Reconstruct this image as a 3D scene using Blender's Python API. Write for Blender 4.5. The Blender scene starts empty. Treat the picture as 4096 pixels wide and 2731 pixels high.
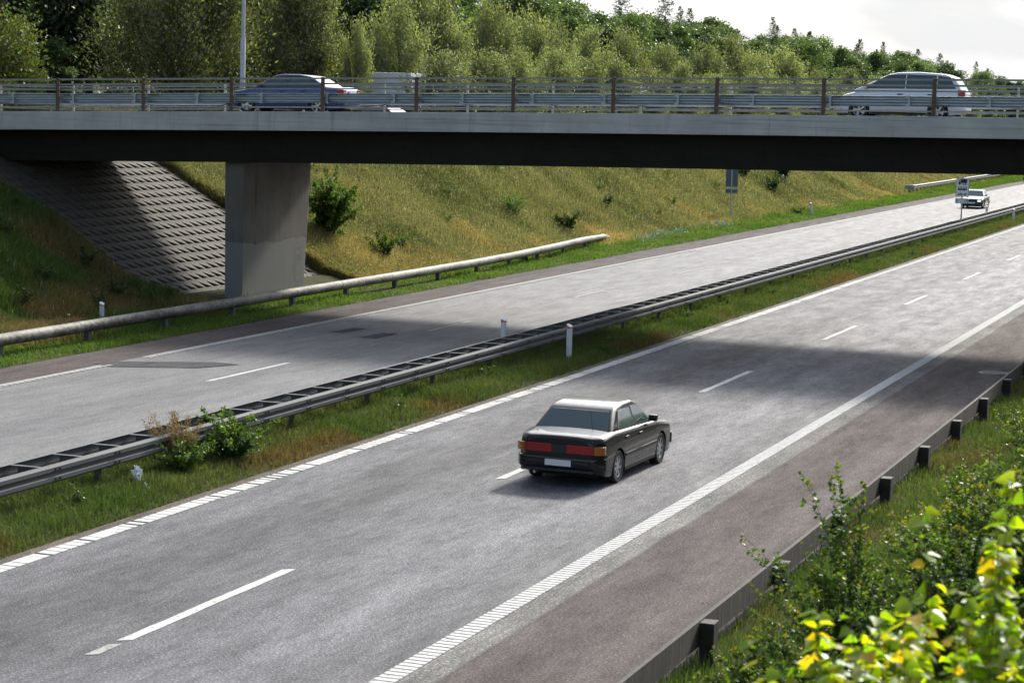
import bpy, bmesh, math, random
import numpy as np
from mathutils import Vector, Matrix

sc = bpy.context.scene
R = math.radians
COL = sc.collection

# ------------------------------------------------------------------ camera
cam_d = bpy.data.cameras.new("camera")
cam = bpy.data.objects.new("camera", cam_d)
COL.objects.link(cam)
sc.camera = cam
_r = Vector((0.939571, 0.341271, 0.027221))
_u = Vector((-0.061756, 0.090741, 0.993958))
_f = Vector((-0.336739, 0.935575, -0.106333))
M = Matrix(((_r.x, _u.x, -_f.x, 0), (_r.y, _u.y, -_f.y, 0), (_r.z, _u.z, -_f.z, 7.1605), (0, 0, 0, 1)))
cam.matrix_world = M
cam_d.sensor_width = 36.0
cam_d.lens = 77.823
cam_d.clip_start = 0.3
cam_d.clip_end = 6000
cam_d.dof.use_dof = True
cam_d.dof.focus_distance = 85
cam_d.dof.aperture_fstop = 5.0

# ------------------------------------------------------------------ world, sun, exposure
SUN_EL, SUN_AZ = R(32.5), R(5)          # azimuth measured from +Y towards +X
w = bpy.data.worlds.new("World")
sc.world = w
w.use_nodes = True
nt = w.node_tree
nt.nodes.clear()
wo = nt.nodes.new("ShaderNodeOutputWorld")
bg = nt.nodes.new("ShaderNodeBackground")
sky = nt.nodes.new("ShaderNodeTexSky")
sky.sky_type = 'NISHITA'
sky.sun_disc = False
sky.sun_elevation = SUN_EL
sky.sun_rotation = SUN_AZ
sky.air_density = 1.2
sky.dust_density = 1.5
tc = nt.nodes.new("ShaderNodeTexCoord")
mp = nt.nodes.new("ShaderNodeMapping")
mp.inputs['Scale'].default_value = (1.0, 1.0, 2.6)
mp.inputs['Location'].default_value = (3.1, 0.7, 0.2)
nz = nt.nodes.new("ShaderNodeTexNoise")
nz.inputs['Scale'].default_value = 2.3
nz.inputs['Detail'].default_value = 8
nz.inputs['Roughness'].default_value = 0.52
cov = nt.nodes.new("ShaderNodeValToRGB")          # how much cloud
cov.color_ramp.elements[0].position = 0.30
cov.color_ramp.elements[0].color = (0.85, 0.85, 0.85, 1)
cov.color_ramp.elements[1].position = 0.56
cov.color_ramp.elements[1].color = (1, 1, 1, 1)
nz2 = nt.nodes.new("ShaderNodeTexNoise")
nz2.inputs['Scale'].default_value = 9.0
nz2.inputs['Detail'].default_value = 7
nz2.inputs['Roughness'].default_value = 0.5
shd = nt.nodes.new("ShaderNodeValToRGB")          # bright tops, greyer bases
shd.color_ramp.elements[0].position = 0.36
shd.color_ramp.elements[0].color = (5.7, 5.95, 6.3, 1)
shd.color_ramp.elements[1].position = 0.60
shd.color_ramp.elements[1].color = (9.0, 9.0, 9.0, 1)
# clouds thin out and turn to clear blue away from the sun
dot = nt.nodes.new("ShaderNodeVectorMath")
dot.operation = 'DOT_PRODUCT'
dot.inputs[1].default_value = (math.sin(SUN_AZ), math.cos(SUN_AZ), 0.15)
fr = nt.nodes.new("ShaderNodeMapRange")
fr.inputs['From Min'].default_value = 0.25
fr.inputs['From Max'].default_value = 0.85
fr.inputs['To Min'].default_value = 0.12
fr.inputs['To Max'].default_value = 1.0
mul = nt.nodes.new("ShaderNodeMath")
mul.operation = 'MULTIPLY'
mix = nt.nodes.new("ShaderNodeMix")
mix.data_type = 'RGBA'
L = nt.links.new
L(tc.outputs['Generated'], mp.inputs['Vector'])
L(mp.outputs['Vector'], nz.inputs['Vector'])
L(mp.outputs['Vector'], nz2.inputs['Vector'])
L(nz.outputs['Fac'], cov.inputs['Fac'])
L(nz2.outputs['Fac'], shd.inputs['Fac'])
L(tc.outputs['Generated'], dot.inputs[0])
L(dot.outputs['Value'], fr.inputs['Value'])
L(cov.outputs['Color'], mul.inputs[0])
L(fr.outputs['Result'], mul.inputs[1])
L(mul.outputs['Value'], mix.inputs['Factor'])
L(sky.outputs['Color'], mix.inputs['A'])
L(shd.outputs['Color'], mix.inputs['B'])
dot2 = nt.nodes.new("ShaderNodeVectorMath")
dot2.operation = 'DOT_PRODUCT'
dot2.inputs[1].default_value = (math.sin(SUN_AZ) * math.cos(SUN_EL), math.cos(SUN_AZ) * math.cos(SUN_EL), math.sin(SUN_EL))
L(tc.outputs['Generated'], dot2.inputs[0])
glow = nt.nodes.new("ShaderNodeMapRange")          # thin cloud glowing round the sun
glow.interpolation_type = 'SMOOTHERSTEP'
glow.inputs['From Min'].default_value = 0.76
glow.inputs['From Max'].default_value = 1.0
glow.inputs['To Min'].default_value = 0.0
glow.inputs['To Max'].default_value = 30.0
L(dot2.outputs['Value'], glow.inputs['Value'])
addn = nt.nodes.new("ShaderNodeMix")
addn.data_type = 'RGBA'
addn.blend_type = 'ADD'
addn.inputs['Factor'].default_value = 1.0
L(mix.outputs['Result'], addn.inputs['A'])
sepz = nt.nodes.new("ShaderNodeSeparateXYZ")          # added elevation mask keeps the sun glow out of the low sky
L(tc.outputs['Generated'], sepz.inputs[0])
bank = nt.nodes.new("ShaderNodeMapRange")
bank.interpolation_type = 'SMOOTHSTEP'
bank.inputs['From Min'].default_value = 0.10
bank.inputs['From Max'].default_value = 0.30
L(sepz.outputs['Z'], bank.inputs['Value'])
gm_ = nt.nodes.new("ShaderNodeMath")
gm_.operation = 'MULTIPLY'
L(glow.outputs['Result'], gm_.inputs[0])
L(bank.outputs['Result'], gm_.inputs[1])
L(gm_.outputs['Value'], addn.inputs['B'])
L(addn.outputs['Result'], bg.inputs['Color'])
bg.inputs['Strength'].default_value = 0.10
L(bg.outputs['Background'], wo.inputs['Surface'])

sun_d = bpy.data.lights.new("sun", 'SUN')
sun_d.energy = 4.8
sun_d.angle = R(7)
sun_d.color = (1.0, 0.94, 0.84)
sun = bpy.data.objects.new("sun", sun_d)
COL.objects.link(sun)
sdir = Vector((math.sin(SUN_AZ) * math.cos(SUN_EL), math.cos(SUN_AZ) * math.cos(SUN_EL), math.sin(SUN_EL)))
sun.rotation_euler = sdir.to_track_quat('Z', 'Y').to_euler()
sun.location = sdir * 300

sc.view_settings.view_transform = 'Standard'
sc.view_settings.look = 'None'
sc.view_settings.gamma = 1.0
sc.view_settings.exposure = 0.52
sc.render.engine = 'CYCLES'
sc.cycles.max_bounces = 6
sc.cycles.transparent_max_bounces = 6
sc.cycles.use_denoising = True

# ------------------------------------------------------------------ materials
MATS = {}


def _nodes(name):
    m = bpy.data.materials.new(name)
    m.use_nodes = True
    n = m.node_tree
    p = n.nodes['Principled BSDF']
    return m, n, p


def add(n, t, **kw):
    x = n.nodes.new(t)
    for k, v in kw.items():
        if k in x.inputs:
            x.inputs[k].default_value = v
        else:
            setattr(x, k, v)
    return x


def ramp(n, src, stops):
    r = n.nodes.new("ShaderNodeValToRGB")
    e = r.color_ramp.elements
    while len(e) < len(stops):
        e.new(0.5)
    for i, (p, c) in enumerate(stops):
        e[i].position = p
        e[i].color = (c[0], c[1], c[2], 1) if hasattr(c, '__len__') else (c, c, c, 1)
    n.links.new(src, r.inputs['Fac'])
    return r.outputs['Color']


def noise(n, scale, detail=4, rough=0.55, sc3=None, coord='Object'):
    t = add(n, "ShaderNodeTexCoord")
    src = t.outputs[coord]
    if sc3:
        mpx = add(n, "ShaderNodeMapping")
        mpx.inputs['Scale'].default_value = sc3
        n.links.new(src, mpx.inputs['Vector'])
        src = mpx.outputs['Vector']
    z = add(n, "ShaderNodeTexNoise", Scale=scale, Detail=detail, Roughness=rough)
    n.links.new(src, z.inputs['Vector'])
    return z.outputs['Fac']


def mixc(n, a, b, fac, mode='MIX'):
    m = n.nodes.new("ShaderNodeMix")
    m.data_type = 'RGBA'
    m.blend_type = mode
    for s, v in (('A', a), ('B', b)):
        if hasattr(v, '__len__'):
            m.inputs[s].default_value = (v[0], v[1], v[2], 1)
        else:
            n.links.new(v, m.inputs[s])
    if isinstance(fac, (int, float)):
        m.inputs['Factor'].default_value = fac
    else:
        n.links.new(fac, m.inputs['Factor'])
    return m.outputs['Result']


def bump(n, p, h, dist, strength=1.0):
    b = add(n, "ShaderNodeBump")
    b.inputs['Distance'].default_value = dist
    b.inputs['Strength'].default_value = strength
    n.links.new(h, b.inputs['Height'])
    n.links.new(b.outputs['Normal'], p.inputs['Normal'])


def pm(name, col, rough=0.6, metal=0.0, var=0.18, scale=6.0, sc3=None, bmp=0.0, bscale=60, spec=0.5, coat=0.0, emit=None):
    if name in MATS:
        return MATS[name]
    m, n, p = _nodes(name)
    a = [c * (1 - var) for c in col]
    b = [min(1, c * (1 + var)) for c in col]
    f = noise(n, scale, 5, 0.6, sc3)
    n.links.new(ramp(n, f, [(0.3, a), (0.7, b)]), p.inputs['Base Color'])
    p.inputs['Roughness'].default_value = rough
    p.inputs['Metallic'].default_value = metal
    p.inputs['Specular IOR Level'].default_value = spec
    p.inputs['Coat Weight'].default_value = coat
    p.inputs['Coat Roughness'].default_value = 0.04
    if bmp:
        bump(n, p, noise(n, bscale, 3, 0.6), bmp)
    if emit:
        p.inputs['Emission Color'].default_value = (emit[0], emit[1], emit[2], 1)
        p.inputs['Emission Strength'].default_value = emit[3]
    MATS[name] = m
    return m


def leafmat(name, trans=0.4, gloss=0.10, grough=0.35, rnd=0.25, tcol=(1.3, 1.4, 0.5)):
    """colour comes from the mesh's own per-leaf tint; a leaf lets light through"""
    m = bpy.data.materials.new(name)
    m.use_nodes = True
    n = m.node_tree
    n.nodes.clear()
    out = add(n, "ShaderNodeOutputMaterial")
    at = add(n, "ShaderNodeAttribute", attribute_name="tint")
    oi = add(n, "ShaderNodeObjectInfo")
    mr = add(n, "ShaderNodeMapRange")
    mr.inputs['To Min'].default_value = 1 - rnd
    mr.inputs['To Max'].default_value = 1 + rnd
    n.links.new(oi.outputs['Random'], mr.inputs['Value'])
    vm = add(n, "ShaderNodeVectorMath", operation='SCALE')
    n.links.new(at.outputs['Color'], vm.inputs[0])
    n.links.new(mr.outputs['Result'], vm.inputs['Scale'])
    d = add(n, "ShaderNodeBsdfDiffuse")
    t = add(n, "ShaderNodeBsdfTranslucent")
    g = add(n, "ShaderNodeBsdfGlossy", Roughness=grough)
    g.inputs['Color'].default_value = (0.9, 0.95, 0.9, 1)
    tm = mixc(n, vm.outputs['Vector'], tcol, 1.0, 'MULTIPLY')
    n.links.new(vm.outputs['Vector'], d.inputs['Color'])
    n.links.new(tm, t.inputs['Color'])
    m1 = add(n, "ShaderNodeMixShader")
    m1.inputs[0].default_value = trans
    n.links.new(d.outputs[0], m1.inputs[1])
    n.links.new(t.outputs[0], m1.inputs[2])
    m2 = add(n, "ShaderNodeMixShader")
    m2.inputs[0].default_value = gloss
    n.links.new(m1.outputs[0], m2.inputs[1])
    n.links.new(g.outputs[0], m2.inputs[2])
    n.links.new(m2.outputs[0], out.inputs['Surface'])
    MATS[name] = m
    return m


# ------------------------------------------------------------------ object helpers
def tag(o, label=None, cat=None, group=None, kind=None):
    if label:
        o['label'] = label
    if cat:
        o['category'] = cat
    if group:
        o['group'] = group
    if kind:
        o['kind'] = kind
    return o


def link(name, me, mat=None, parent=None):
    o = bpy.data.objects.new(name, me)
    COL.objects.link(o)
    if mat is not None and len(me.materials) == 0:
        me.materials.append(mat)
    if parent is not None:
        o.parent = parent
    return o


def empty(name, loc=(0, 0, 0), rz=0.0, label=None, cat=None, group=None):
    o = bpy.data.objects.new(name, None)
    COL.objects.link(o)
    o.empty_display_size = 0.3
    o.location = loc
    o.rotation_euler = (0, 0, rz)
    return tag(o, label, cat, group)


def copy_tree(o, parent=None):
    c = o.copy()
    COL.objects.link(c)
    if parent is not None:
        c.parent = parent
    for ch in list(o.children):
        copy_tree(ch, c)
    return c


def npmesh(name, V, F, smooth=False, tint=None):
    """V (n,3); F (m,k) array of same-size faces, or list of such arrays"""
    me = bpy.data.meshes.new(name)
    V = np.asarray(V, dtype=np.float32)
    Fs = F if isinstance(F, list) else [F]
    Fs = [np.asarray(f, dtype=np.int32) for f in Fs if len(f)]
    me.vertices.add(len(V))
    me.vertices.foreach_set("co", V.ravel())
    nl = sum(f.size for f in Fs)
    me.loops.add(nl)
    me.loops.foreach_set("vertex_index", np.concatenate([f.ravel() for f in Fs]))
    tot = np.concatenate([np.full(len(f), f.shape[1], dtype=np.int32) for f in Fs])
    st = np.concatenate([[0], np.cumsum(tot)[:-1]]).astype(np.int32)
    me.polygons.add(len(tot))
    me.polygons.foreach_set("loop_start", st)
    me.polygons.foreach_set("loop_total", tot)
    if smooth:
        me.polygons.foreach_set("use_smooth", np.ones(len(tot), dtype=bool))
    if tint is not None:
        a = me.color_attributes.new("tint", 'FLOAT_COLOR', 'POINT')
        t4 = np.ones((len(V), 4), dtype=np.float32)
        t4[:, :3] = tint
        a.data.foreach_set("color", t4.ravel())
    me.update(calc_edges=True)
    return me


class MB:
    """collects boxes, prisms, tubes and sheets; build() links them as ONE mesh"""

    def __init__(s):
        s.v = []
        s.f = []

    def raw(s, vs, fs):
        b = len(s.v)
        s.v += [tuple(v) for v in vs]
        s.f += [tuple(b + i for i in f) for f in fs]
        return s

    def box(s, x0, x1, y0, y1, z0, z1):
        return s.raw([(x0, y0, z0), (x1, y0, z0), (x1, y1, z0), (x0, y1, z0), (x0, y0, z1), (x1, y0, z1), (x1, y1, z1), (x0, y1, z1)],
                     [(0, 3, 2, 1), (4, 5, 6, 7), (0, 1, 5, 4), (1, 2, 6, 5), (2, 3, 7, 6), (3, 0, 4, 7)])

    def prism(s, poly, axis, a0, a1):
        """poly: 2-D outline; axis 0/1/2 = extrusion axis; other two axes in order"""
        n = len(poly)
        def P(p, a):
            q = list(p)
            q.insert(axis, a)
            return q
        vs = [P(p, a0) for p in poly] + [P(p, a1) for p in poly]
        fs = [tuple(range(n))[::-1], tuple(range(n, 2 * n))] + [(i, (i + 1) % n, n + (i + 1) % n, n + i) for i in range(n)]
        return s.raw(vs, fs)

    def sheet(s, x0, x1, y0, y1, z):
        return s.raw([(x0, y0, z), (x1, y0, z), (x1, y1, z), (x0, y1, z)], [(0, 1, 2, 3)])

    def tube(s, pts, rad, n=8, cap=True):
        pts = [Vector(p) for p in pts]
        rads = rad if hasattr(rad, '__len__') else [rad] * len(pts)
        b = len(s.v)
        ref = Vector((0, 0, 1))
        for i, p in enumerate(pts):
            d = (pts[min(i + 1, len(pts) - 1)] - pts[max(i - 1, 0)]).normalized()
            r = ref if abs(d.dot(ref)) < 0.95 else Vector((1, 0, 0))
            a = d.cross(r).normalized()
            c = d.cross(a)
            for k in range(n):
                t = 2 * math.pi * k / n
                q = p + (a * math.cos(t) + c * math.sin(t)) * rads[i]
                s.v.append(tuple(q))
        for i in range(len(pts) - 1):
            for k in range(n):
                k2 = (k + 1) % n
                s.f.append((b + i * n + k, b + (i + 1) * n + k, b + (i + 1) * n + k2, b + i * n + k2))
        if cap:
            s.f.append(tuple(b + k for k in range(n)))
            e = b + (len(pts) - 1) * n
            s.f.append(tuple(e + k for k in range(n))[::-1])
        return s

    def extrude_path(s, prof, path, closed=True):
        """prof: list of (a,b) offsets: a along local right (horizontal), b up; path: list of points"""
        n = len(prof)
        b0 = len(s.v)
        path = [Vector(p) for p in path]
        for i, p in enumerate(path):
            d = (path[min(i + 1, len(path) - 1)] - path[max(i - 1, 0)])
            d.z = 0
            d.normalize()
            rt = Vector((d.y, -d.x, 0))
            for a, b in prof:
                q = p + rt * a + Vector((0, 0, b))
                s.v.append(tuple(q))
        m = n if closed else n - 1
        for i in range(len(path) - 1):
            for k in range(m):
                k2 = (k + 1) % n
                s.f.append((b0 + i * n + k, b0 + i * n + k2, b0 + (i + 1) * n + k2, b0 + (i + 1) * n + k))
        if closed:
            s.f.append(tuple(b0 + k for k in range(n))[::-1])
            e = b0 + (len(path) - 1) * n
            s.f.append(tuple(e + k for k in range(n)))
        return s

    def mesh(s, name, smooth=False, bevel=0.0, seg=2):
        me = bpy.data.meshes.new(name)
        me.from_pydata(s.v, [], s.f)
        bm = bmesh.new()
        bm.from_mesh(me)
        bmesh.ops.recalc_face_normals(bm, faces=bm.faces)
        if bevel:
            es = [e for e in bm.edges if len(e.link_faces) == 2 and e.calc_face_angle(0) > 0.5]
            bmesh.ops.bevel(bm, geom=es, offset=bevel, segments=seg, profile=0.6, affect='EDGES', clamp_overlap=True)
        bm.to_mesh(me)
        bm.free()
        if smooth:
            me.polygons.foreach_set("use_smooth", np.ones(len(me.polygons), dtype=bool))
            if smooth != 'all':
                me.set_sharp_from_angle(angle=R(35))
        return me

    def build(s, name, mat, parent=None, smooth=False, bevel=0.0, seg=2):
        return link(name, s.mesh(name, smooth, bevel, seg), mat, parent)


def circle(r, n=20, cx=0, cy=0):
    return [(cx + r * math.cos(2 * math.pi * i / n), cy + r * math.sin(2 * math.pi * i / n)) for i in range(n)]


# ------------------------------------------------------------------ ground shape
def zdeck(x):                      # top of the overpass edge beam, a gentle crest
    u = np.maximum(x, -47.0) + 24.1
    return 6.9 + 0.0207 * u - 0.000193 * u * u


def smax(a, b, k):
    h = np.clip(0.5 + 0.5 * (a - b) / k, 0, 1)
    return b + (a - b) * h + k * h * (1 - h)


def gz(x, y):
    """height of the bare ground (earth, not road sheets)"""
    x = np.asarray(x, float)
    y = np.asarray(y, float)
    wob = 0.10 * np.sin(x * 0.7 + y * 0.23) * np.sin(y * 0.31 - x * 0.11) + 0.06 * np.sin(y * 0.9 + x * 1.3)
    s = -x - 35.3
    slope = 0.57 * (s + np.sqrt(s * s + 0.9)) / 2
    slope = slope + wob * np.clip((s + 0.5) / 4, 0, 1)
    top = 5.5 + np.clip((-x - 55) * 0.055, 0, 1.6) + np.clip((-x - 92) * 0.14, 0, 9) + wob * 0.4
    left = -smax(-slope, -top, 1.2)
    # the low bank that carries the overpass road
    dy = np.abs(y - 71.7)
    road = (zdeck(x) - 0.16) - np.clip(dy - 6.2, 0, None) * 0.5
    rm = np.clip((-x - 45.6) / 1.0, 0, 1)
    left = np.maximum(left, road * rm + left * (1 - rm))
    pav = np.clip((y - 65.4) / .2, 0, 1) * np.clip((78.7 - y) / .2, 0, 1) * np.clip((-x - 35.95) / .4, 0, 1) * np.clip((x + 45.5) / .3, 0, 1)
    left = left * (1 - pav) + (0.57 * (-x - 35.6) - 0.4) * pav
    verge = np.where(x < -31.7, -0.03 + 0.03 * np.clip((-x - 31.7) / 0.3, 0, 1), -0.03)
    left = np.where(x < -31.7, np.where(pav > 0, left, np.maximum(left, 0)) + verge - 0.02, -0.03)
    med = 0.07 * np.clip((x + 22.05) / 0.4, 0, 1) * np.clip((-18.7 - x) / 0.4, 0, 1)
    bank = 0.50 * ((x + 6.3) + np.sqrt((x + 6.3) ** 2 + 0.35)) / 2 - 0.06 + wob * np.clip((x + 6) / 3, 0, 1)
    bank = np.minimum(bank, 6.3)
    out = np.where(x < -31.7, left, np.where((x > -22.1) & (x < -18.6), -0.03 + med, np.where(x > -7.3, np.maximum(bank, -0.03), -0.03)))
    return out


def gz1(x, y):
    return float(gz(np.array([x]), np.array([y]))[0])

# ------------------------------------------------------------------ terrain sheet
def earth_mat():
    m, n, p = _nodes("earth")
    f = noise(n, 0.9, 8, 0.65)
    f2 = noise(n, 14, 4, 0.6)
    c = ramp(n, f, [(0.32, (0.035, 0.042, 0.012)), (0.55, (0.06, 0.062, 0.022)), (0.75, (0.085, 0.068, 0.03))])
    c = mixc(n, c, ramp(n, f2, [(0.3, (0.45, 0.45, 0.4)), (0.7, (1.2, 1.2, 1.1))]), 1.0, 'MULTIPLY')
    n.links.new(c, p.inputs['Base Color'])
    p.inputs['Roughness'].default_value = 0.95
    p.inputs['Specular IOR Level'].default_value = 0.1
    bump(n, p, f2, 0.06)
    return m


def grid_mesh(name, xs, ys, zf):
    X, Y = np.meshgrid(xs, ys)
    Z = zf(X, Y)
    V = np.stack([X.ravel(), Y.ravel(), Z.ravel()], 1)
    nx, ny = len(xs), len(ys)
    i = np.arange(nx - 1)[None, :] + nx * np.arange(ny - 1)[:, None]
    F = np.stack([i, i + 1, i + 1 + nx, i + nx], -1).reshape(-1, 4)
    return npmesh(name, V, F, True)


xs = np.concatenate([[-3000, -1500, -700, -400, -250, -170, -130, -105, -90, -80], np.arange(-74, -50, 1.5), np.arange(-50, -31.9, 0.35),
                     [-31.72, -31.68, -30, -28, -26, -24, -22.12, -22.0, -21.8, -21.3, -20.8, -20.3, -19.8, -19.2, -18.9, -18.7, -18.62, -18.5, -16, -13, -10, -7.4],
                     np.arange(-7.3, 6.5, 0.35), [8, 12, 20, 40, 90, 200, 500, 1500, 3000]])
ys = np.concatenate([[-400, -150, -60, -20], np.arange(0, 62, 1.0), np.arange(62, 82, 0.4), np.arange(82, 160, 1.2), np.arange(160, 300, 4), np.arange(300, 620, 20), [700, 900, 1300, 2000, 4000]])
tag(link("ground", grid_mesh("ground", xs, ys, gz), earth_mat()), "rough earth under the grass verges and slopes", "ground", kind="structure")


# ------------------------------------------------------------------ roads
def asphalt(name, dark, light, streak=0.5, rough=0.62, spec=0.5, speck=(0.42, 2.5), speckscale=24, lanes=None):
    m, n, p = _nodes(name)
    wheel = noise(n, 1.0, 3, 0.5, (0.75, 0.012, 1))          # long wheel-track bands
    blot = noise(n, 1.0, 9, 0.74, (2.0, 0.42, 1))            # worn, blotchy surface
    fine = noise(n, speckscale, 3, 0.75)                     # stone chips
    c = ramp(n, wheel, [(0.35, dark), (0.66, light)])
    if lanes:
        tcx = add(n, "ShaderNodeTexCoord")
        sx = add(n, "ShaderNodeSeparateXYZ")
        n.links.new(tcx.outputs['Object'], sx.inputs[0])
        mrx = add(n, "ShaderNodeMapRange")
        mrx.inputs['From Min'].default_value = lanes[0]
        mrx.inputs['From Max'].default_value = lanes[1]
        n.links.new(sx.outputs['X'], mrx.inputs['Value'])
        c = mixc(n, c, ramp(n, mrx.outputs['Result'], lanes[2]), 1.0, 'MULTIPLY')
    mid = noise(n, 1.0, 5, 0.75, (7.0, 2.6, 1))
    c = mixc(n, c, ramp(n, mid, [(0.34, 1 - streak * .8), (0.52, 1.0), (0.66, 1 + streak * .35)]), 1.0, 'MULTIPLY')
    c = mixc(n, c, ramp(n, blot, [(0.30, 1 - streak), (0.62, 1.12)]), 1.0, 'MULTIPLY')
    c = mixc(n, c, ramp(n, fine, [(0.33, speck[0]), (0.48, 0.85), (0.57, 1.05), (0.66, speck[1])]), 1.0, 'MULTIPLY')
    n.links.new(c, p.inputs['Base Color'])
    n.links.new(ramp(n, blot, [(0.3, rough + 0.12), (0.65, rough - 0.08)]), p.inputs['Roughness'])
    p.inputs['Specular IOR Level'].default_value = spec
    bump(n, p, fine, 0.018, 0.9)
    return m


Y0, Y1 = -30, 900
def road(name, x0, x1, z, m, label):
    ys = [Y0, 0, 40, 80, 160, 320, Y1]
    mb = MB()
    for a, b in zip(ys[:-1], ys[1:]):
        mb.sheet(x0, x1, a, b, z)
    return tag(mb.build(name, m), label, "road", kind="structure")


A_NEAR = asphalt("asphalt near", (0.096, 0.096, 0.107), (0.146, 0.146, 0.160), 0.36, rough=0.76, spec=0.17, speck=(0.40, 2.6), speckscale=26,
                 lanes=(-18.6, -9.9, [(0.0, .80), (.12, .95), (.30, .72), (.46, .92), (.56, 1.10), (.74, 1.15), (.86, .85), (.93, .72), (1.0, .9)]))
A_FAR = asphalt("asphalt far", (0.122, 0.122, 0.130), (0.160, 0.160, 0.166), 0.20, rough=0.74, spec=0.19, speck=(0.6, 1.6), speckscale=20)
A_SH = asphalt("asphalt shoulder", (0.088, 0.076, 0.074), (0.116, 0.100, 0.097), 0.26, rough=0.88, spec=0.06, speck=(0.5, 2.3), speckscale=26)
road("near_carriageway", -18.62, -9.90, 0.0, A_NEAR, "worn grey asphalt of the near two lanes")
road("near_hard_shoulder", -9.90, -7.25, 0.0, A_SH, "reddish brown asphalt shoulder beside the wooden guard rail")
road("far_carriageway", -22.12, -30.0 + 0.0, 0.0, A_FAR, "pale grey asphalt of the far two lanes")
road("far_hard_shoulder", -31.72, -30.0, 0.0, A_SH, "reddish shoulder strip along the far grass slope")
m_edge = asphalt("pale edge strip", (0.15, 0.147, 0.14), (0.20, 0.195, 0.185), 0.35, rough=0.9, spec=0.1)
road("pale_edge_strip", -10.33, -9.93, 0.004, m_edge, "pale worn strip between white edge line and shoulder")
m_gut = asphalt("gritty road edge", (0.085, 0.072, 0.06), (0.12, 0.10, 0.085), 0.5, rough=0.9, spec=0.2)
road("gritty_road_edge", -18.64, -18.42, 0.006, m_gut, "gritty brown strip between the median grass and the edge line")


def paint_mat(name, col, wear):
    m, n, p = _nodes(name)
    f = noise(n, 9, 7, 0.7)
    g = noise(n, 60, 2, 0.6)
    c = ramp(n, f, [(wear - 0.06, (0.2, 0.2, 0.2)), (wear + 0.05, col)])
    c = mixc(n, c, ramp(n, g, [(0.3, 0.75), (0.6, 1.05)]), 1.0, 'MULTIPLY')
    n.links.new(c, p.inputs['Base Color'])
    p.inputs['Roughness'].default_value = 0.85
    p.inputs['Specular IOR Level'].default_value = 0.12
    bump(n, p, g, 0.006)
    return m


P_W = paint_mat("road paint white", (0.52, 0.52, 0.51), 0.40)
P_OLD = paint_mat("road paint worn", (0.36, 0.355, 0.34), 0.45)
rng = random.Random(5)


def bars(name, x0, x1, ya, yb, pitch, gap, solid=None, jitter=0.0, m=P_W, z=0.008, label=None):
    """profiled edge line: ribs across the line, optionally over a solid strip"""
    mb = MB()
    if solid:
        yy = list(np.arange(ya, yb, 40)) + [yb]
        for a, b in zip(yy[:-1], yy[1:]):
            mb.sheet(solid[0], solid[1], a, b, z)
    y = ya
    while y < yb:
        k = rng.uniform(-jitter, jitter)
        g = gap * rng.choice([0.7, 0.7, 0.4, 1.0, 2.2]) if jitter else gap
        mb.box(x0, x1, y, y + pitch - g + k, 0.001, z + 0.006)
        y += pitch
    return tag(mb.build(name, m), label, "marking", kind="structure")


tag(MB().sheet(-10.64, -10.34, 8, 150, 0.007).build("near_edge_line", P_OLD), "worn white base of the edge line beside the reddish shoulder", "marking", kind="structure")
bars("near_edge_line", -10.64, -10.34, 8, 150, 0.16, 0.045, label="ribbed white edge line beside the reddish shoulder")
tag(MB().sheet(-10.64, -10.34, 150, 900, 0.008).build("near_edge_line", P_W), "white edge line far ahead", "marking", kind="structure")
bars("median_edge_line", -18.40, -18.10, 20, 95, 0.25, 0.05, jitter=0.015, label="white edge line of separate bars beside the median grass")
tag(MB().sheet(-18.40, -18.10, 95, 900, 0.008).build("median_edge_line", P_OLD), "worn white edge line beside the median", "marking", kind="structure")
bars("far_edge_line", -29.82, -29.66, 30, 51.2, 0.26, 0.075, solid=(-29.98, -29.80), m=P_OLD, label="half ribbed edge line of the far carriageway")
bars("far_edge_line", -29.82, -29.66, 53.3, 110, 0.26, 0.075, solid=(-29.98, -29.80), m=P_OLD, label="half ribbed edge line of the far carriageway")
for a, b in ((110, 203), (203.6, 260), (260.8, 900)):
    tag(MB().sheet(-29.98, -29.66, a, b, 0.008).build("far_edge_line", P_OLD), "pale edge line of the far carriageway", "marking", kind="structure")
tag(MB().sheet(-22.5, -22.3, 20, 900, 0.008).build("median_far_edge_line", P_OLD), "edge line under the median guard rail", "marking", kind="structure")


def dash(x, wd, y, ln, m, skew=0.12):
    mb = MB()
    k = 12
    e = [rng.uniform(-0.012, 0.012) for _ in range(2 * k + 2)]
    for i in range(k):
        a, b = y + ln * i / k, y + ln * (i + 1) / k
        mb.raw([(x - wd / 2 + e[2 * i], a, 0.008), (x + wd / 2 + e[2 * i + 1], a + skew, 0.008), (x + wd / 2 + e[2 * i + 3], b + skew, 0.008), (x - wd / 2 + e[2 * i + 2], b, 0.008)], [(0, 1, 2, 3)])
    tag(mb.build("lane_dash", m), "white painted lane dash", "marking", kind="structure")


for i in range(-1, 14):
    y = 24.6 + 14.85 * i
    if i == 0:
        dash(-14.39, 0.15, 24.3, 0.62, P_OLD)
        dash(-14.39, 0.17, 25.15, 5.0, P_W)
    else:
        dash(-14.39, 0.16, y, 5.2 if i < 4 else 4.9, P_W)
for i in range(-2, 14):
    y = 49.6 + 14.5 * i
    if i == 1:
        dash(-26.0, 0.13, 64.3, 2.6, P_OLD); dash(-26.0, 0.13, 67.3, 0.75, P_OLD)
    elif i == 2:
        dash(-26.0, 0.13, 79.0, 3.7, P_OLD); dash(-26.0, 0.13, 83.6, 0.5, P_OLD)
    else:
        dash(-26.0, 0.13, y, 4.6, P_OLD if i else P_W)

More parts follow.
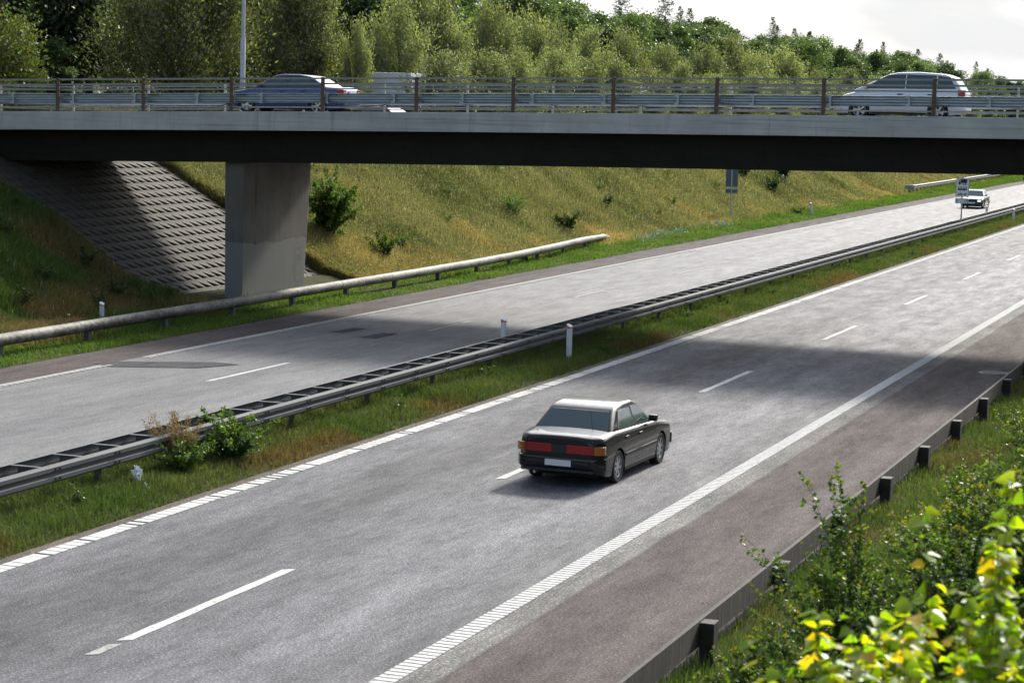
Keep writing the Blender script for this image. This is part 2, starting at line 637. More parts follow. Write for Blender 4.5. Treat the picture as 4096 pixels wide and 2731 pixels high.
m_patch = asphalt("dark patch", (0.056, 0.056, 0.063), (0.068, 0.068, 0.074), 0.2, rough=0.85, spec=0.08, speck=(0.7, 1.4))
def patch(name, pts, label):
    tag(MB().raw([(x, y, 0.012) for x, y in pts], [tuple(range(len(pts)))]).build(name, m_patch), label, "road repair", kind="structure")
patch("road_patch", [(-30.3, 51.3), (-29.6, 50.9), (-27.5, 51.9), (-26.9, 53.2), (-27.7, 53.3), (-30.0, 52.0)], "dark sealed strip across the far edge line")
patch("road_patch", [(-27.0, 61.3), (-26.45, 61.3), (-26.4, 63.0), (-26.95, 63.0)], "dark square repair in the far lane")
patch("road_patch", [(-28.4, 62.2), (-27.95, 62.2), (-27.85, 63.8), (-28.3, 63.8)], "dark square repair near the far edge line")
m_iron = pm("cast iron", (0.16, 0.15, 0.14), 0.6, 0.6, 0.3, 20)
mh = empty("manhole_cover", (-8.2, 63.0, 0), 0, "round iron manhole cover in the shaded reddish shoulder", "manhole cover")
MB().prism(circle(0.42, 28), 2, 0.002, 0.012).build("frame", m_iron, mh)
MB().prism(circle(0.34, 28), 2, 0.004, 0.020).build("lid", pm("pale iron", (0.13, 0.125, 0.12), 0.75, 0.0, spec=0.1), mh)

# ------------------------------------------------------------------ overpass
def concrete(name, col, lines='h', rough=0.85, stain=0.35, low=None):
    m, n, p = _nodes(name)
    big = noise(n, 0.8, 6, 0.6)
    if lines == 'h':
        ln = noise(n, 1.0, 5, 0.65, (0.25, 0.25, 16))
    elif lines == 'v':
        ln = noise(n, 1.0, 6, 0.75, (9, 6, 0.08))
    else:
        ln = noise(n, 3.0, 5, 0.65)
    run = noise(n, 1.0, 4, 0.6, (5.0, 5.0, 0.35))
    grain = noise(n, 40, 3, 0.6)
    a = [c * 0.80 for c in col]
    b = [c * 1.12 for c in col]
    c = ramp(n, big, [(0.3, a), (0.7, b)])
    c = mixc(n, c, ramp(n, ln, [(0.30, 0.70), (0.45, 0.98), (0.7, 1.08)]), 1.0, 'MULTIPLY')
    c = mixc(n, c, ramp(n, run, [(0.28, 1 - stain), (0.42, 1.0)]), 1.0, 'MULTIPLY')
    c = mixc(n, c, ramp(n, grain, [(0.3, 0.9), (0.7, 1.08)]), 1.0, 'MULTIPLY')
    if low:
        g = add(n, "ShaderNodeNewGeometry")
        s = add(n, "ShaderNodeSeparateXYZ")
        n.links.new(g.outputs['Position'], s.inputs[0])
        nn = noise(n, 1.1, 3, 0.5)
        ad = add(n, "ShaderNodeMath", operation='MULTIPLY_ADD')
        n.links.new(nn, ad.inputs[0])
        ad.inputs[1].default_value = -0.55
        n.links.new(s.outputs['Z'], ad.inputs[2])
        st = add(n, "ShaderNodeMath", operation='LESS_THAN')
        n.links.new(ad.outputs[0], st.inputs[0])
        st.inputs[1].default_value = low[0] - 0.27
        c = mixc(n, c, low[1], mixc(n, (0, 0, 0), (0.75, 0.75, 0.75), st.outputs[0]))
    n.links.new(c, p.inputs['Base Color'])
    p.inputs['Roughness'].default_value = rough
    p.inputs['Specular IOR Level'].default_value = 0.3
    bump(n, p, mixc(n, ln, grain, 0.4), 0.012)
    return m


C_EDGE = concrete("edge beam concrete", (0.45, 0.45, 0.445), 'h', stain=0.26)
C_GIRD = concrete("girder concrete", (0.022, 0.021, 0.019), 'h', stain=0.3)  # shade under the deck is put into this near-black base colour
C_PIER = concrete("pier concrete", (0.150, 0.138, 0.122), 'v', stain=0.5, low=(2.1, (0.215, 0.215, 0.21)))
C_WALL = concrete("abutment concrete", (0.16, 0.155, 0.15), 'h')
BX = list(np.arange(-47, 7.1, 1.5)) + [7.5]


def extr(prof, xs, zf=zdeck):
    mb = MB()
    n = len(prof)
    for x in xs:
        z = float(zf(np.array([x]))[0])
        mb.v += [(x, y, z + dz) for y, dz in prof]
    for i in range(len(xs) - 1):
        for k in range(n):
            k2 = (k + 1) % n
            mb.f.append((i * n + k, i * n + k2, (i + 1) * n + k2, (i + 1) * n + k))
    mb.f.append(tuple(range(n)))
    mb.f.append(tuple((len(xs) - 1) * n + k for k in range(n))[::-1])
    return mb


def part(mb, name, mat, parent, **k):
    o = mb.build(name, mat, parent, **k)
    o.location = -parent.location
    return o


bridge = empty("overpass_bridge", (-20, 71.7, 0), 0, "concrete road overpass with pale edge beam crossing the motorway", "bridge")
part(extr([(66.50, 0), (66.50, -0.63), (66.92, -0.63), (66.92, 0)], BX), "edge_beam", C_EDGE, bridge, bevel=0.02)
part(extr([(76.58, 0), (76.58, -0.63), (77.00, -0.63), (77.00, 0)], BX), "edge_beam", C_EDGE, bridge, bevel=0.02)
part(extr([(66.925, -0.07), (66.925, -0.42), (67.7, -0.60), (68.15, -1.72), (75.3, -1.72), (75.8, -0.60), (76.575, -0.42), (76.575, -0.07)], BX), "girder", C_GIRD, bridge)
part(extr([(66.93, -0.055), (66.93, -0.066), (76.57, -0.066), (76.57, -0.055)], list(np.arange(-110, -47, 4)) + BX), "road_surface", A_SH, bridge)


def pier(xc, label):
    zt = float(zdeck(np.array([xc]))[0]) - 1.725
    mb = MB()
    mb.raw([(xc - .33, 68.62, -0.6), (xc + .33, 68.62, -0.6), (xc + .33, 73.50, -0.6), (xc - .33, 73.50, -0.6),
            (xc - .36, 68.55, zt), (xc + .36, 68.55, zt), (xc + .36, 74.0, zt), (xc - .36, 74.0, zt)],
           [(0, 3, 2, 1), (4, 5, 6, 7), (0, 1, 5, 4), (1, 2, 6, 5), (2, 3, 7, 6), (3, 0, 4, 7)])
    o = part(mb, "pier", C_PIER, bridge, bevel=0.03)
    return o


pr_ = pier(-35.0, None)
pier(-5.2, None)
# faint rings once sprayed on the pier
m_faint = pm("faint spray", (0.23, 0.22, 0.205), 0.9, 0, 0.3, 10)
gm = MB()
for cy_, cz_, ra, rb, wd in ((73.0, 1.25, 0.34, 0.62, 0.05), (73.02, 1.32, 0.20, 0.34, 0.07), (73.0, 1.36, 0.07, 0.15, 0.05)):
    k = 28
    b = len(gm.v)
    for i in range(k):
        a = 2 * math.pi * i / k
        for q in (1, 1 - wd / rb * 1.2):
            z_ = cz_ + rb * q * math.sin(a)
            gm.v.append((-35.0 + 0.331 + 0.0052 * (z_ + 0.6) + 0.003, cy_ + ra * q * math.cos(a), z_))
    for i in range(k):
        j = (i + 1) % k
        gm.f.append((b + 2 * i, b + 2 * j, b + 2 * j + 1, b + 2 * i + 1))
part(gm, "sprayed_ring", m_faint, bridge)
for xa, s in ((-45.7, -1), (5.5, 1)):
    zt = float(zdeck(np.array([xa]))[0])
    part(MB().box(min(xa, xa + s * 0.8), max(xa, xa + s * 0.8), 66.96, 76.54, 3.2, zt - 0.645), "abutment", C_WALL, bridge)

# ---- railing along each side of the overpass
S_RAIL = pm("galvanised rail", (0.27, 0.27, 0.265), 0.6, 0.2, 0.2, 9)
S_BEAM = pm("blue grey steel", (0.30, 0.345, 0.40), 0.42, 0.6, 0.2, 5, sc3=(0.4, 1, 3))
S_POST = pm("brown painted post", (0.105, 0.072, 0.052), 0.65, 0.2, 0.25, 12)
S_DARK = pm("dark bolt steel", (0.05, 0.055, 0.06), 0.5, 0.7)
S_PALE = pm("pale post", (0.50, 0.48, 0.42), 0.6, 0.1, 0.15, 12)


def railing(Yr, xs, label, post_m, wide, handrail_h):
    t = empty("bridge_railing", (-24, Yr, float(zdeck(np.array([-24.0]))[0])), 0, label, "railing", "railings along the overpass")
    RX = [xs[0] - 8.0] + list(np.arange(xs[0] - 3.4, xs[-1] + 3.5, 3.33 / 2))
    hw = wide / 2
    for i, x in enumerate(xs):
        z = float(zdeck(np.array([x]))[0])
        p = part(MB().box(x - hw, x + hw, Yr - 0.035, Yr + 0.035, z + 0.012, z + handrail_h + 0.01), "post", post_m, t, bevel=0.008)
        fb = MB().box(x - 0.16, x + 0.16, Yr - 0.10, Yr + 0.10, z - 0.001, z + 0.011)
        for sx in (-.12, .12):
            for sy in (-.07, .07):
                fb.box(x + sx - .018, x + sx + .018, Yr + sy - .018, Yr + sy + .018, z + 0.012, z + 0.045)
        fb = fb.build("base_plate", S_DARK, p)
    yb = Yr + 0.036
    for nm, h0, h1, th in (("handrail", handrail_h - 0.062, handrail_h, 0.05), ("rail", 0.885, 0.945, 0.03), ("rail", 0.725, 0.770, 0.03), ("rail", 0.125, 0.172, 0.03)):
        part(extr([(yb, h0), (yb, h1), (yb + th, h1), (yb + th, h0)], RX), nm, S_RAIL, t)
    return t


NX = [-47.50 + 3.333 * i for i in range(16)]
FX = [-52.98 + 3.333 * i for i in range(18)]
railing(66.66, NX, "railing of thin rails and brown posts along the near edge of the overpass", S_POST, 0.125, 1.12)
railing(76.80, FX, "railing with slim pale posts along the far edge of the overpass", S_PALE, 0.075, 1.06)

WPROF = [(-0.00, 0.155), (0.030, 0.150), (0.083, 0.110), (0.083, 0.060), (0.012, 0.020), (0.012, -0.020), (0.083, -0.060), (0.083, -0.110), (0.030, -0.150), (0.0, -0.155)]


def wsolid(t=0.006):
    o = WPROF
    i = [(a - t, b * 0.985) for a, b in o][::-1]
    return o + i


def deck_guard(Yc, sgn, label):
    t = empty("bridge_guard_rail", (-24, Yc, 7.2), 0, label, "guard rail", "guard rails on the overpass")
    xs = list(np.arange(-54, 7.6, 1.5))
    prof = [(Yc + sgn * a, 0.445 + b) for a, b in wsolid()]
    part(extr(prof, xs), "beam", S_BEAM, t, smooth=True)
    for i in range(24):
        x = -47.45 + 2.39 * i
        z = float(zdeck(np.array([x]))[0])
        yb = Yc - sgn * 0.035
        br = MB().box(x - .035, x + .035, min(yb, yb - sgn * .03), max(yb, yb - sgn * .03), z + .27, z + .62)
        br.box(x - .11, x - .036, min(yb, yb - sgn * .012), max(yb, yb - sgn * .012), z + .53, z + .61)
        br.box(x - .11, x - .036, min(yb, yb - sgn * .012), max(yb, yb - sgn * .012), z + .28, z + .36)
        part(br, "bracket", S_BEAM, t, bevel=0.004)
    for x in (NX[1:13] if sgn > 0 else []):
        z = float(zdeck(np.array([x]))[0])
        for k in range(4):
            for hz in (0.325, 0.57):
                part(MB().box(x + .16 + .085 * k, x + .205 + .085 * k, Yc - 0.028, Yc - 0.008, z + hz - .022, z + hz + .022), "bolt", S_DARK, t)
    return t


deck_guard(66.80, 1, "blue grey ribbed steel guard rail behind the brown posts of the overpass")
deck_guard(76.66, -1, "ribbed steel guard rail along the far side of the overpass road")

# ------------------------------------------------------------------ slope paving below the overpass
def slope_paving():
    rows, cols = 21, 24
    xs_ = np.linspace(-35.9, -45.3, rows + 1)
    ysv = np.linspace(65.3, 78.8, cols + 1)
    mb = MB()
    up = 0.02
    for r in range(rows):
        xa, xb = xs_[r], xs_[r + 1]
        za, zb = 0.57 * (-xa - 35.6) + up, 0.57 * (-xb - 35.6) + up
        nx, nz_ = 0.495, 0.869
        for c in range(cols):
            ya, yb = ysv[c], ysv[c + 1]
            def P(u, v, d=0.0):      # u along y, v up the slope
                x = xa + (xb - xa) * v
                z = za + (zb - za) * v
                return (x - nx * d, ya + (yb - ya) * u, z - nz_ * d)
            g = 0.02
            # cell border, then a wedge pocket: deep at its low-y end, running out to nothing
            a, b_, c_ = (0.08, 0.90), (0.08, 0.14), (0.95, 0.14)
            o = [P(0, 0), P(1, 0), P(1, 1), P(0, 1)]
            A, B, C_ = P(*a), P(*b_), P(*c_)
            D, E_ = P(a[0] + .02, a[1] - .05, .48), P(b_[0] + .02, b_[1], .48)
            mb.raw(o + [A, B, C_, D, E_], [(0, 1, 6, 5), (1, 2, 6), (2, 3, 4, 6), (3, 0, 5, 4), (4, 5, 8, 7), (5, 6, 8), (4, 7, 6), (7, 8, 6)])
        # joint between the rows
        mb.raw([(xb + .012, ysv[0], zb + .004), (xb + .012, ysv[-1], zb + .004), (xb - .012, ysv[-1], zb + .014), (xb - .012, ysv[0], zb + .014)], [(0, 1, 2, 3)])
    m = concrete("paving concrete", (0.090, 0.081, 0.070), 'n', stain=0.25)
    tag(mb.build("slope_paving", m), "concrete slope paving with rows of triangular notches beneath the overpass", "slope paving")


slope_paving()

# ------------------------------------------------------------------ guard rails along the motorway
S_GUARD = pm("weathered galvanised steel", (0.105, 0.11, 0.115), 0.72, 0.0, 0.22, 3, sc3=(2, 0.15, 6), spec=0.2)
S_GPOST = pm("guard post steel", (0.10, 0.105, 0.11), 0.6, 0.5, 0.25, 8)
med = empty("median_guard_rail", (-20.6, 60, 0), 0, "double steel guard rail with ladder rungs running along the median", "guard rail")
BOXP = [(0.0, .16), (.05, .155), (.085, .12), (.085, .05), (.02, .02), (.02, -.02), (.085, -.05), (.085, -.12), (.05, -.155), (0, -.16)]
BOXP = BOXP + [(a - .012, b * .96) for a, b in BOXP][::-1]
yy = list(np.arange(14, 60, 4)) + list(np.arange(60, 420, 15))
part(MB().extrude_path([(a, b + .585) for a, b in BOXP], [(-20.30, y, 0) for y in yy]), "beam", S_GUARD, med, smooth=True)
part(MB().extrude_path([(-a, b + .585) for a, b in BOXP][::-1], [(-20.92, y, 0) for y in yy]), "beam", S_GUARD, med, smooth=True)
for i in range(100):
    y = 20.46 + 1.36 * i
    part(MB().box(-20.915, -20.305, y - .045, y + .045, .715, .735).box(-20.80, -20.305, y + .02, y + .046, .46, .7149), "rung", S_GUARD, med)
rest = MB()
for i in range(100, 230):
    y = 20.46 + 1.36 * i
    rest.box(-20.915, -20.305, y - .045, y + .045, .715, .735).box(-20.80, -20.305, y + .02, y + .046, .46, .7149)
o = part(rest, "far_rungs", S_GUARD, med)
o['kind'] = 'stuff'
for i in range(66):
    y = 22.85 + 4.08 * i
    p = part(MB().box(-20.66, -20.56, y - .05, y + .05, -0.12, .50).box(-20.56, -20.32, y - .03, y + .03, .38, .50).box(-20.90, -20.66, y - .03, y + .03, .38, .50), "post", S_GPOST, med)
for i in range(24):
    y = 33.0 + 2.04 * i
    for dy in (0, .14):
        for z in (.67, .50):
            part(MB().box(-20.216, -20.195, y + dy - .02, y + dy + .02, z - .02, z + .02), "bolt", S_DARK, med)

# far tubular guard rail in front of the pier
def lichen_mat():
    m, n, p = _nodes("lichen grey rail")
    f = noise(n, 6, 8, 0.75, (1, 0.7, 1))
    g = noise(n, 1.2, 4, 0.6, (1, 0.35, 1))
    s = mixc(n, f, g, 0.45)
    c = ramp(n, s, [(0.43, (0.045, 0.045, 0.04)), (0.52, (0.17, 0.165, 0.145)), (0.62, (0.245, 0.235, 0.205))])
    n.links.new(c, p.inputs['Base Color'])
    p.inputs['Roughness'].default_value = 0.7
    p.inputs['Metallic'].default_value = 0.1
    bump(n, p, f, 0.01)
    return m


tub = empty("tubular_guard_rail", (-33, 60, 0), 0, "lichen stained tubular guard rail in front of the bridge pier", "guard rail")
path = [(-32.95, 36, .50), (-32.95, 50, .50), (-32.95, 64, .49), (-33.0, 72, .48), (-33.0, 80, .48), (-33.1, 88, .48), (-33.35, 93, .48), (-33.7, 99, .50), (-34.15, 105, .52), (-34.7, 110, .45), (-35.3, 114, .15)]
part(MB().tube(path, [.17] * 9 + [.14, .05], 16), "rail_tube", lichen_mat(), tub, smooth='all')
cl = MB()
for i in range(17):
    y = 37.3 + 4.55 * i
    k = next((j for j in range(len(path) - 1) if path[j][1] <= y <= path[j + 1][1]), 0)
    t_ = (y - path[k][1]) / (path[k + 1][1] - path[k][1])
    x = path[k][0] + t_ * (path[k + 1][0] - path[k][0])
    zc = path[k][2] + t_ * (path[k + 1][2] - path[k][2])
    z0 = gz1(x - .05, y) - .15
    po = MB().prism([(y - .07, z0), (y + .07, z0), (y + .07, zc - .22), (y + .13, zc - .14), (y - .09, zc - .14)], 0, x - .10, x + .06)
    part(po, "post", S_GPOST, tub, bevel=0.008)
    part(MB().tube([(x, y - .62, zc), (x, y - .60, zc)], .176, 16), "joint_ring", pm("joint stain", (0.2, 0.19, 0.17), 0.8), tub)

# far w-beam starting beyond the bridge
wb = empty("verge_guard_rail", (-34.5, 205, 0), 0, "pale steel guard rail starting with a flat end cap on the distant verge", "guard rail")
S_PALEW = pm("bright galvanised steel", (0.30, 0.31, 0.32), 0.7, 0.0, 0.12, 3, spec=0.2)
part(MB().extrude_path([(a * 1.4, b * 1.05 + .56) for a, b in wsolid(.02)], [(-34.6, y, gz1(-34.6, 205)) for y in np.arange(201.5, 420, 12)]), "beam", S_PALEW, wb)
part(MB().box(-35.0, -34.1, 201.2, 201.45, gz1(-34.6, 205) + .36, gz1(-34.6, 205) + .76), "end_cap", S_PALEW, wb)
for i in range(40):
    y = 201.9 + 2.0 * i
    part(MB().box(-34.74, -34.62, y - .06, y + .06, gz1(-34.7, y) - .1, gz1(-34.6, 205) + .5), "post", S_GPOST, wb)

# near wooden-faced guard rail on the right
def wood_mat():
    m, n, p = _nodes("weathered grey board")
    f = noise(n, 1.0, 6, 0.7, (14, 9, 1.2))
    g = noise(n, 2.0, 5, 0.6)
    c = ramp(n, f, [(0.3, (0.028, 0.025, 0.022)), (0.55, (0.060, 0.054, 0.048)), (0.75, (0.12, 0.11, 0.10))])
    c = mixc(n, c, ramp(n, g, [(0.3, 0.6), (0.7, 1.15)]), 1.0, 'MULTIPLY')
    n.links.new(c, p.inputs['Base Color'])
    p.inputs['Roughness'].default_value = 0.85
    bump(n, p, f, 0.01)
    return m


WOOD = wood_mat()
rg = empty("shoulder_guard_rail", (-7.15, 40, 0), 0, "weathered grey guard rail seen from behind along the reddish shoulder", "guard rail")
DP = [(0.0, .60), (-.07, .585), (-.15, .52), (-.18, .43), (-.15, .34), (-.07, .275), (0.0, .26)]
part(MB().extrude_path(DP, [(-7.13, y, 0) for y in list(np.arange(8, 100, 4)) + [130, 200]]), "rail", WOOD, rg, smooth=True)
for i in range(22):
    y = 10.6 + 4.19 * i
    po = MB().prism([(y - .13, .585), (y + .13, .585), (y + .12, .25), (y + .05, -.02), (y + .04, -.25), (y - .06, -.25), (y - .08, .05), (y - .13, .28)], 0, -7.125, -6.93)
    part(po, "post", pm("tarred post", (0.03, 0.027, 0.024), 0.8, 0, 0.4, 9, bmp=0.01), rg, bevel=0.012)

# ------------------------------------------------------------------ plants: shared builders
def vnoise(x, y, s, seed=0):
    """smooth 2-D value noise in 0..1"""
    x = np.asarray(x) / s + 1000.0 + seed * 17.3
    y = np.asarray(y) / s + 1000.0 + seed * 9.7
    xi, yi = np.floor(x), np.floor(y)
    fx, fy = x - xi, y - yi
    fx = fx * fx * (3 - 2 * fx)
    fy = fy * fy * (3 - 2 * fy)
    def h(a, b):
        v = np.sin(a * 127.1 + b * 311.7 + seed * 74.7) * 43758.5453
        return v - np.floor(v)
    return (h(xi, yi) * (1 - fx) + h(xi + 1, yi) * fx) * (1 - fy) + (h(xi, yi + 1) * (1 - fx) + h(xi + 1, yi + 1) * fx) * fy


def unit(v):
    return v / np.maximum(np.linalg.norm(v, axis=-1, keepdims=True), 1e-9)


SHAPES = {
    'diamond': ([(0, 0, 0), (.45, -.5, .04), (1, 0, 0), (.45, .5, .04)], [(0, 1, 2, 3)]),
    'round': ([(0, 0, 0), (.22, -.42, .03), (.62, -.46, .05), (1, 0, .0), (.62, .46, .05), (.22, .42, .03)], [(0, 1, 2, 3), (0, 3, 4, 5)]),
    'delta': ([(0, 0, 0), (-.02, -.30, .05), (.22, -.52, .10), (.62, -.27, .06), (1.05, 0, -.06), (.62, .27, .06), (.22, .52, .10), (-.02, .30, .05), (.45, 0, 0)],
              [(0, 1, 2, 8), (8, 2, 3, 4), (0, 8, 6, 7), (8, 4, 5, 6)]),
}


def leaves(name, C, A, N, ln, wd, tint, shape='diamond', smooth=False):
    A = unit(A)
    B = unit(np.cross(N, A))
    N = np.cross(A, B)
    n = len(C)
    ln = np.broadcast_to(np.asarray(ln, float).reshape(-1, 1), (n, 1))
    wd = np.broadcast_to(np.asarray(wd, float).reshape(-1, 1), (n, 1))
    pts, faces = SHAPES[shape]
    V = np.stack([C + A * ln * a + B * wd * b + N * ln * c for a, b, c in pts], 1)
    k = len(pts)
    base = (np.arange(n) * k)[:, None]
    Fs = [base + np.array(f)[None, :] for f in faces]
    F = np.concatenate(Fs, 0)
    T = np.repeat(tint, k, axis=0)
    return npmesh(name, V.reshape(-1, 3), F, smooth, T)


def pick_tint(r, n, cols, var=0.25):
    cols = np.array(cols)
    t = cols[r.integers(0, len(cols), n)]
    return t * (1 + r.uniform(-var, var, (n, 1)))


# ------------------------------------------------------------------ trees
LEAF_SILVER = leafmat("silver green leaves", 0.46, 0.05, 0.5, 0.22)
LEAF_GREEN = leafmat("green leaves", 0.42, 0.04, 0.40, 0.25)
LEAF_DARK = leafmat("dark needles", 0.40, 0.05, 0.5, 0.2)
BARK = pm("bark", (0.12, 0.095, 0.075), 0.9, 0, 0.35, 7, sc3=(3, 3, 0.5), bmp=0.02)


def limb_mesh(name, h, r, ends, trunk_r, rr):
    mb = MB()
    top = (rr.uniform(-.1, .1) * r, rr.uniform(-.1, .1) * r, h * .8)
    mb.tube([(0, 0, -.4), (0, 0, h * .2), (top[0] * .5, top[1] * .5, h * .5), top], [trunk_r * 1.15, trunk_r, trunk_r * .65, trunk_r * .2], 7)
    for e in ends:
        s = e[2] * rr.uniform(.15, .5)
        mid = (e[0] * .45, e[1] * .45, s + (e[2] - s) * .62)
        mb.tube([(0, 0, s), mid, tuple(e)], [trunk_r * .42, trunk_r * .26, trunk_r * .08], 5, False)
    return mb.mesh(name, 'all')


def prof(z):
    z = np.asarray(z)
    lo = .70 + .30 * np.clip(z / .35, 0, 1)
    hi = np.sqrt(np.clip(1 - ((z - .35) / .66) ** 2, 0, 1))
    return np.where(z < .35, lo, hi)


def crown_willow(seed, h, r, n, ln, cols, nb=70, spread=.10):
    q = np.random.default_rng(seed)
    zf = q.uniform(.06, 1.0, nb) ** .85
    th = q.uniform(0, 2 * np.pi, nb)
    rad = r * prof(zf) * q.uniform(.55, 1.06, nb)
    end = np.stack([rad * np.cos(th), rad * np.sin(th), zf * h], 1)
    st = np.stack([end[:, 0] * .1, end[:, 1] * .1, end[:, 2] * q.uniform(.25, .6, nb)], 1)
    mid = st * .5 + end * .5 + np.stack([end[:, 0] * .18, end[:, 1] * .18, -h * .02 * np.ones(nb)], 1)
    i = q.integers(0, nb, n)
    t = q.uniform(.25, 1.0, n)[:, None] ** .7
    P = (1 - t) ** 2 * st[i] + 2 * t * (1 - t) * mid[i] + t ** 2 * end[i]
    T = unit(2 * (1 - t) * (mid[i] - st[i]) + 2 * t * (end[i] - mid[i]))
    P = P + q.normal(0, 1, (n, 3)) * r * spread * (.5 + .8 * t)
    P[:, 2] = np.maximum(P[:, 2], .05)
    A = T * .7 + q.normal(0, .55, (n, 3)) + np.array([0, 0, .2])
    N = unit(P - np.array([0, 0, h * .3])) * .9 + q.normal(0, .5, (n, 3))
    bt = 1 + q.uniform(-.22, .22, nb)
    tint = pick_tint(q, n, cols) * bt[i][:, None]
    me = leaves("crown", P, A, N, ln * q.uniform(.7, 1.3, n), ln * .46 * q.uniform(.8, 1.2, n), tint)
    return me, end[q.integers(0, nb, 16)]


def crown_broad(seed, h, r, n, ln, cols, nc=46, low=.12):
    q = np.random.default_rng(seed)
    zf = q.uniform(low, 1.0, nc)
    th = q.uniform(0, 2 * np.pi, nc)
    pr = np.sqrt(np.clip(1 - ((zf - .5) / .54) ** 2, .02, 1))
    rad = r * pr * q.uniform(.35, .92, nc)
    cc = np.stack([rad * np.cos(th), rad * np.sin(th), zf * h * .93], 1)
    cr = r * q.uniform(.20, .40, nc)
    i = q.integers(0, nc, n)
    d = unit(q.normal(0, 1, (n, 3)))
    P = cc[i] + d * (cr[i] * q.uniform(.45, 1.08, n))[:, None] * np.array([1, 1, .8])
    A = q.normal(0, 1, (n, 3)) + d * .4
    N = d + q.normal(0, .42, (n, 3)) + np.array([0, 0, .4])
    bt = 1 + q.uniform(-.3, .3, nc)
    tint = pick_tint(q, n, cols) * bt[i][:, None]
    me = leaves("crown", P, A, N, ln * q.uniform(.7, 1.3, n), ln * .6 * q.uniform(.8, 1.2, n), tint)
    return me, cc[q.integers(0, nc, 14)]


def crown_conifer(seed, h, r, n, ln, cols, sparse=.5):
    q = np.random.default_rng(seed)
    nw = 36
    zf = .10 + .89 * np.linspace(0, 1, nw) ** .75
    C, A, N, B = [], [], [], []
    per = n // nw
    for z in zf:
        nb = q.integers(4, 7)
        L_ = r * (1 - z) ** .8 * q.uniform(.6, 1.15) + .08
        for th in q.uniform(0, 2 * np.pi, nb):
            m = max(6, int(per / nb * (.4 + (1 - z))))
            t = q.uniform(.1, 1, m)
            l = L_ * q.uniform(.7, 1.1)
            d = np.array([np.cos(th), np.sin(th), 0])
            sag = -.05 * l * t + .22 * l * t ** 2
            P = d[None] * (l * t)[:, None] + np.array([0, 0, 1.0])[None] * (z * h + sag + q.normal(0, .045, m))[:, None]
            side = np.cross(d, [0, 0, 1])
            P = P + side[None] * (q.normal(0, .07, m) * l * (1.1 - t))[:, None]
            C.append(P)
            A.append(d[None] * .7 + side[None] * q.normal(0, .6, (m, 1)) + q.normal(0, .35, (m, 3)))
            N.append(np.array([0, 0, 1.0])[None] + q.normal(0, .5, (m, 3)))
    C, A, N = map(np.concatenate, (C, A, N))
    k = len(C)
    me = leaves("crown", C, A, N, ln * q.uniform(.7, 1.4, k), ln * .30, pick_tint(q, k, cols))
    return me, None


SIL = [(.170, .195, .105), (.20, .22, .13), (.145, .170, .082), (.22, .235, .155), (.185, .188, .098)]
OLV = [(.085, .090, .030), (.105, .106, .038), (.125, .122, .050), (.070, .080, .025)]
GRN = [(.085, .135, .050), (.105, .155, .060), (.068, .112, .048), (.125, .170, .068)]
LIM = [(.060, .105, .018), (.075, .12, .022), (.045, .085, .016)]
DRK = [(.014, .030, .010), (.018, .038, .012), (.024, .042, .014)]
CON = [(.050, .080, .040), (.065, .095, .050), (.085, .110, .060)]

rt = random.Random(11)
PROTO = {}


def proto(key, kind, h, r, n, ln, cols, seed, mat, trunk):
    if kind == 'w':
        me, ends = crown_willow(seed, h, r, n, ln, cols)
    elif kind == 'b':
        me, ends = crown_broad(seed, h, r, n, ln, cols)
    else:
        me, ends = crown_conifer(seed, h, r, n, ln, cols)
    me.materials.append(mat)
    if ends is None:
        tm = MB().tube([(0, 0, -.4), (0, 0, h * .5), (0, 0, h * 1.0)], [trunk, trunk * .55, .015], 7).mesh("trunk", 'all')
    else:
        tm = limb_mesh("trunk", h, r, ends, trunk, rt)
    tm.materials.append(BARK)
    PROTO[key] = (h, me, tm)


def tree(name, key, x, y, ztop, label, group=None, wide=1.0, cat="tree"):
    h, me, tm = PROTO[key]
    z = gz1(x, y)
    s = (ztop - z) / h
    t = empty(name, (x, y, z - .05), rt.uniform(0, 6.28), label, cat, group)
    t.scale = (s * wide, s * wide, s)
    link("crown", me, None, t)
    link("trunk", tm, None, t)
    return t


for k in range(4):
    proto(f'w{k}', 'w', 8, 2.35, 15000, .20, SIL, 20 + k, LEAF_SILVER, .14)
proto('wide0', 'w', 9, 4.4, 34000, .21, OLV + SIL[:2], 31, LEAF_SILVER, .22)
proto('wide1', 'w', 9.5, 3.1, 26000, .20, SIL + OLV[:3], 32, LEAF_SILVER, .20)
proto('bush0', 'w', 4.8, 2.4, 12000, .17, OLV + LIM[:2], 33, LEAF_GREEN, .10)
for k in range(4):
    proto(f'b{k}', 'b', 12, 3.5, 11000, .34, GRN if k % 2 else GRN + LIM[:1], 40 + k, LEAF_GREEN, .2)
proto('dark0', 'b', 13, 4.2, 16000, .32, DRK + GRN[2:3], 51, LEAF_GREEN, .25)
proto('dark1', 'b', 13, 3.8, 16000, .32, DRK + GRN[:1], 52, LEAF_GREEN, .25)
for k in range(3):
    proto(f'c{k}', 'c', 13, 4.2, 11000, .22, CON, 60 + k, LEAF_DARK, .10)

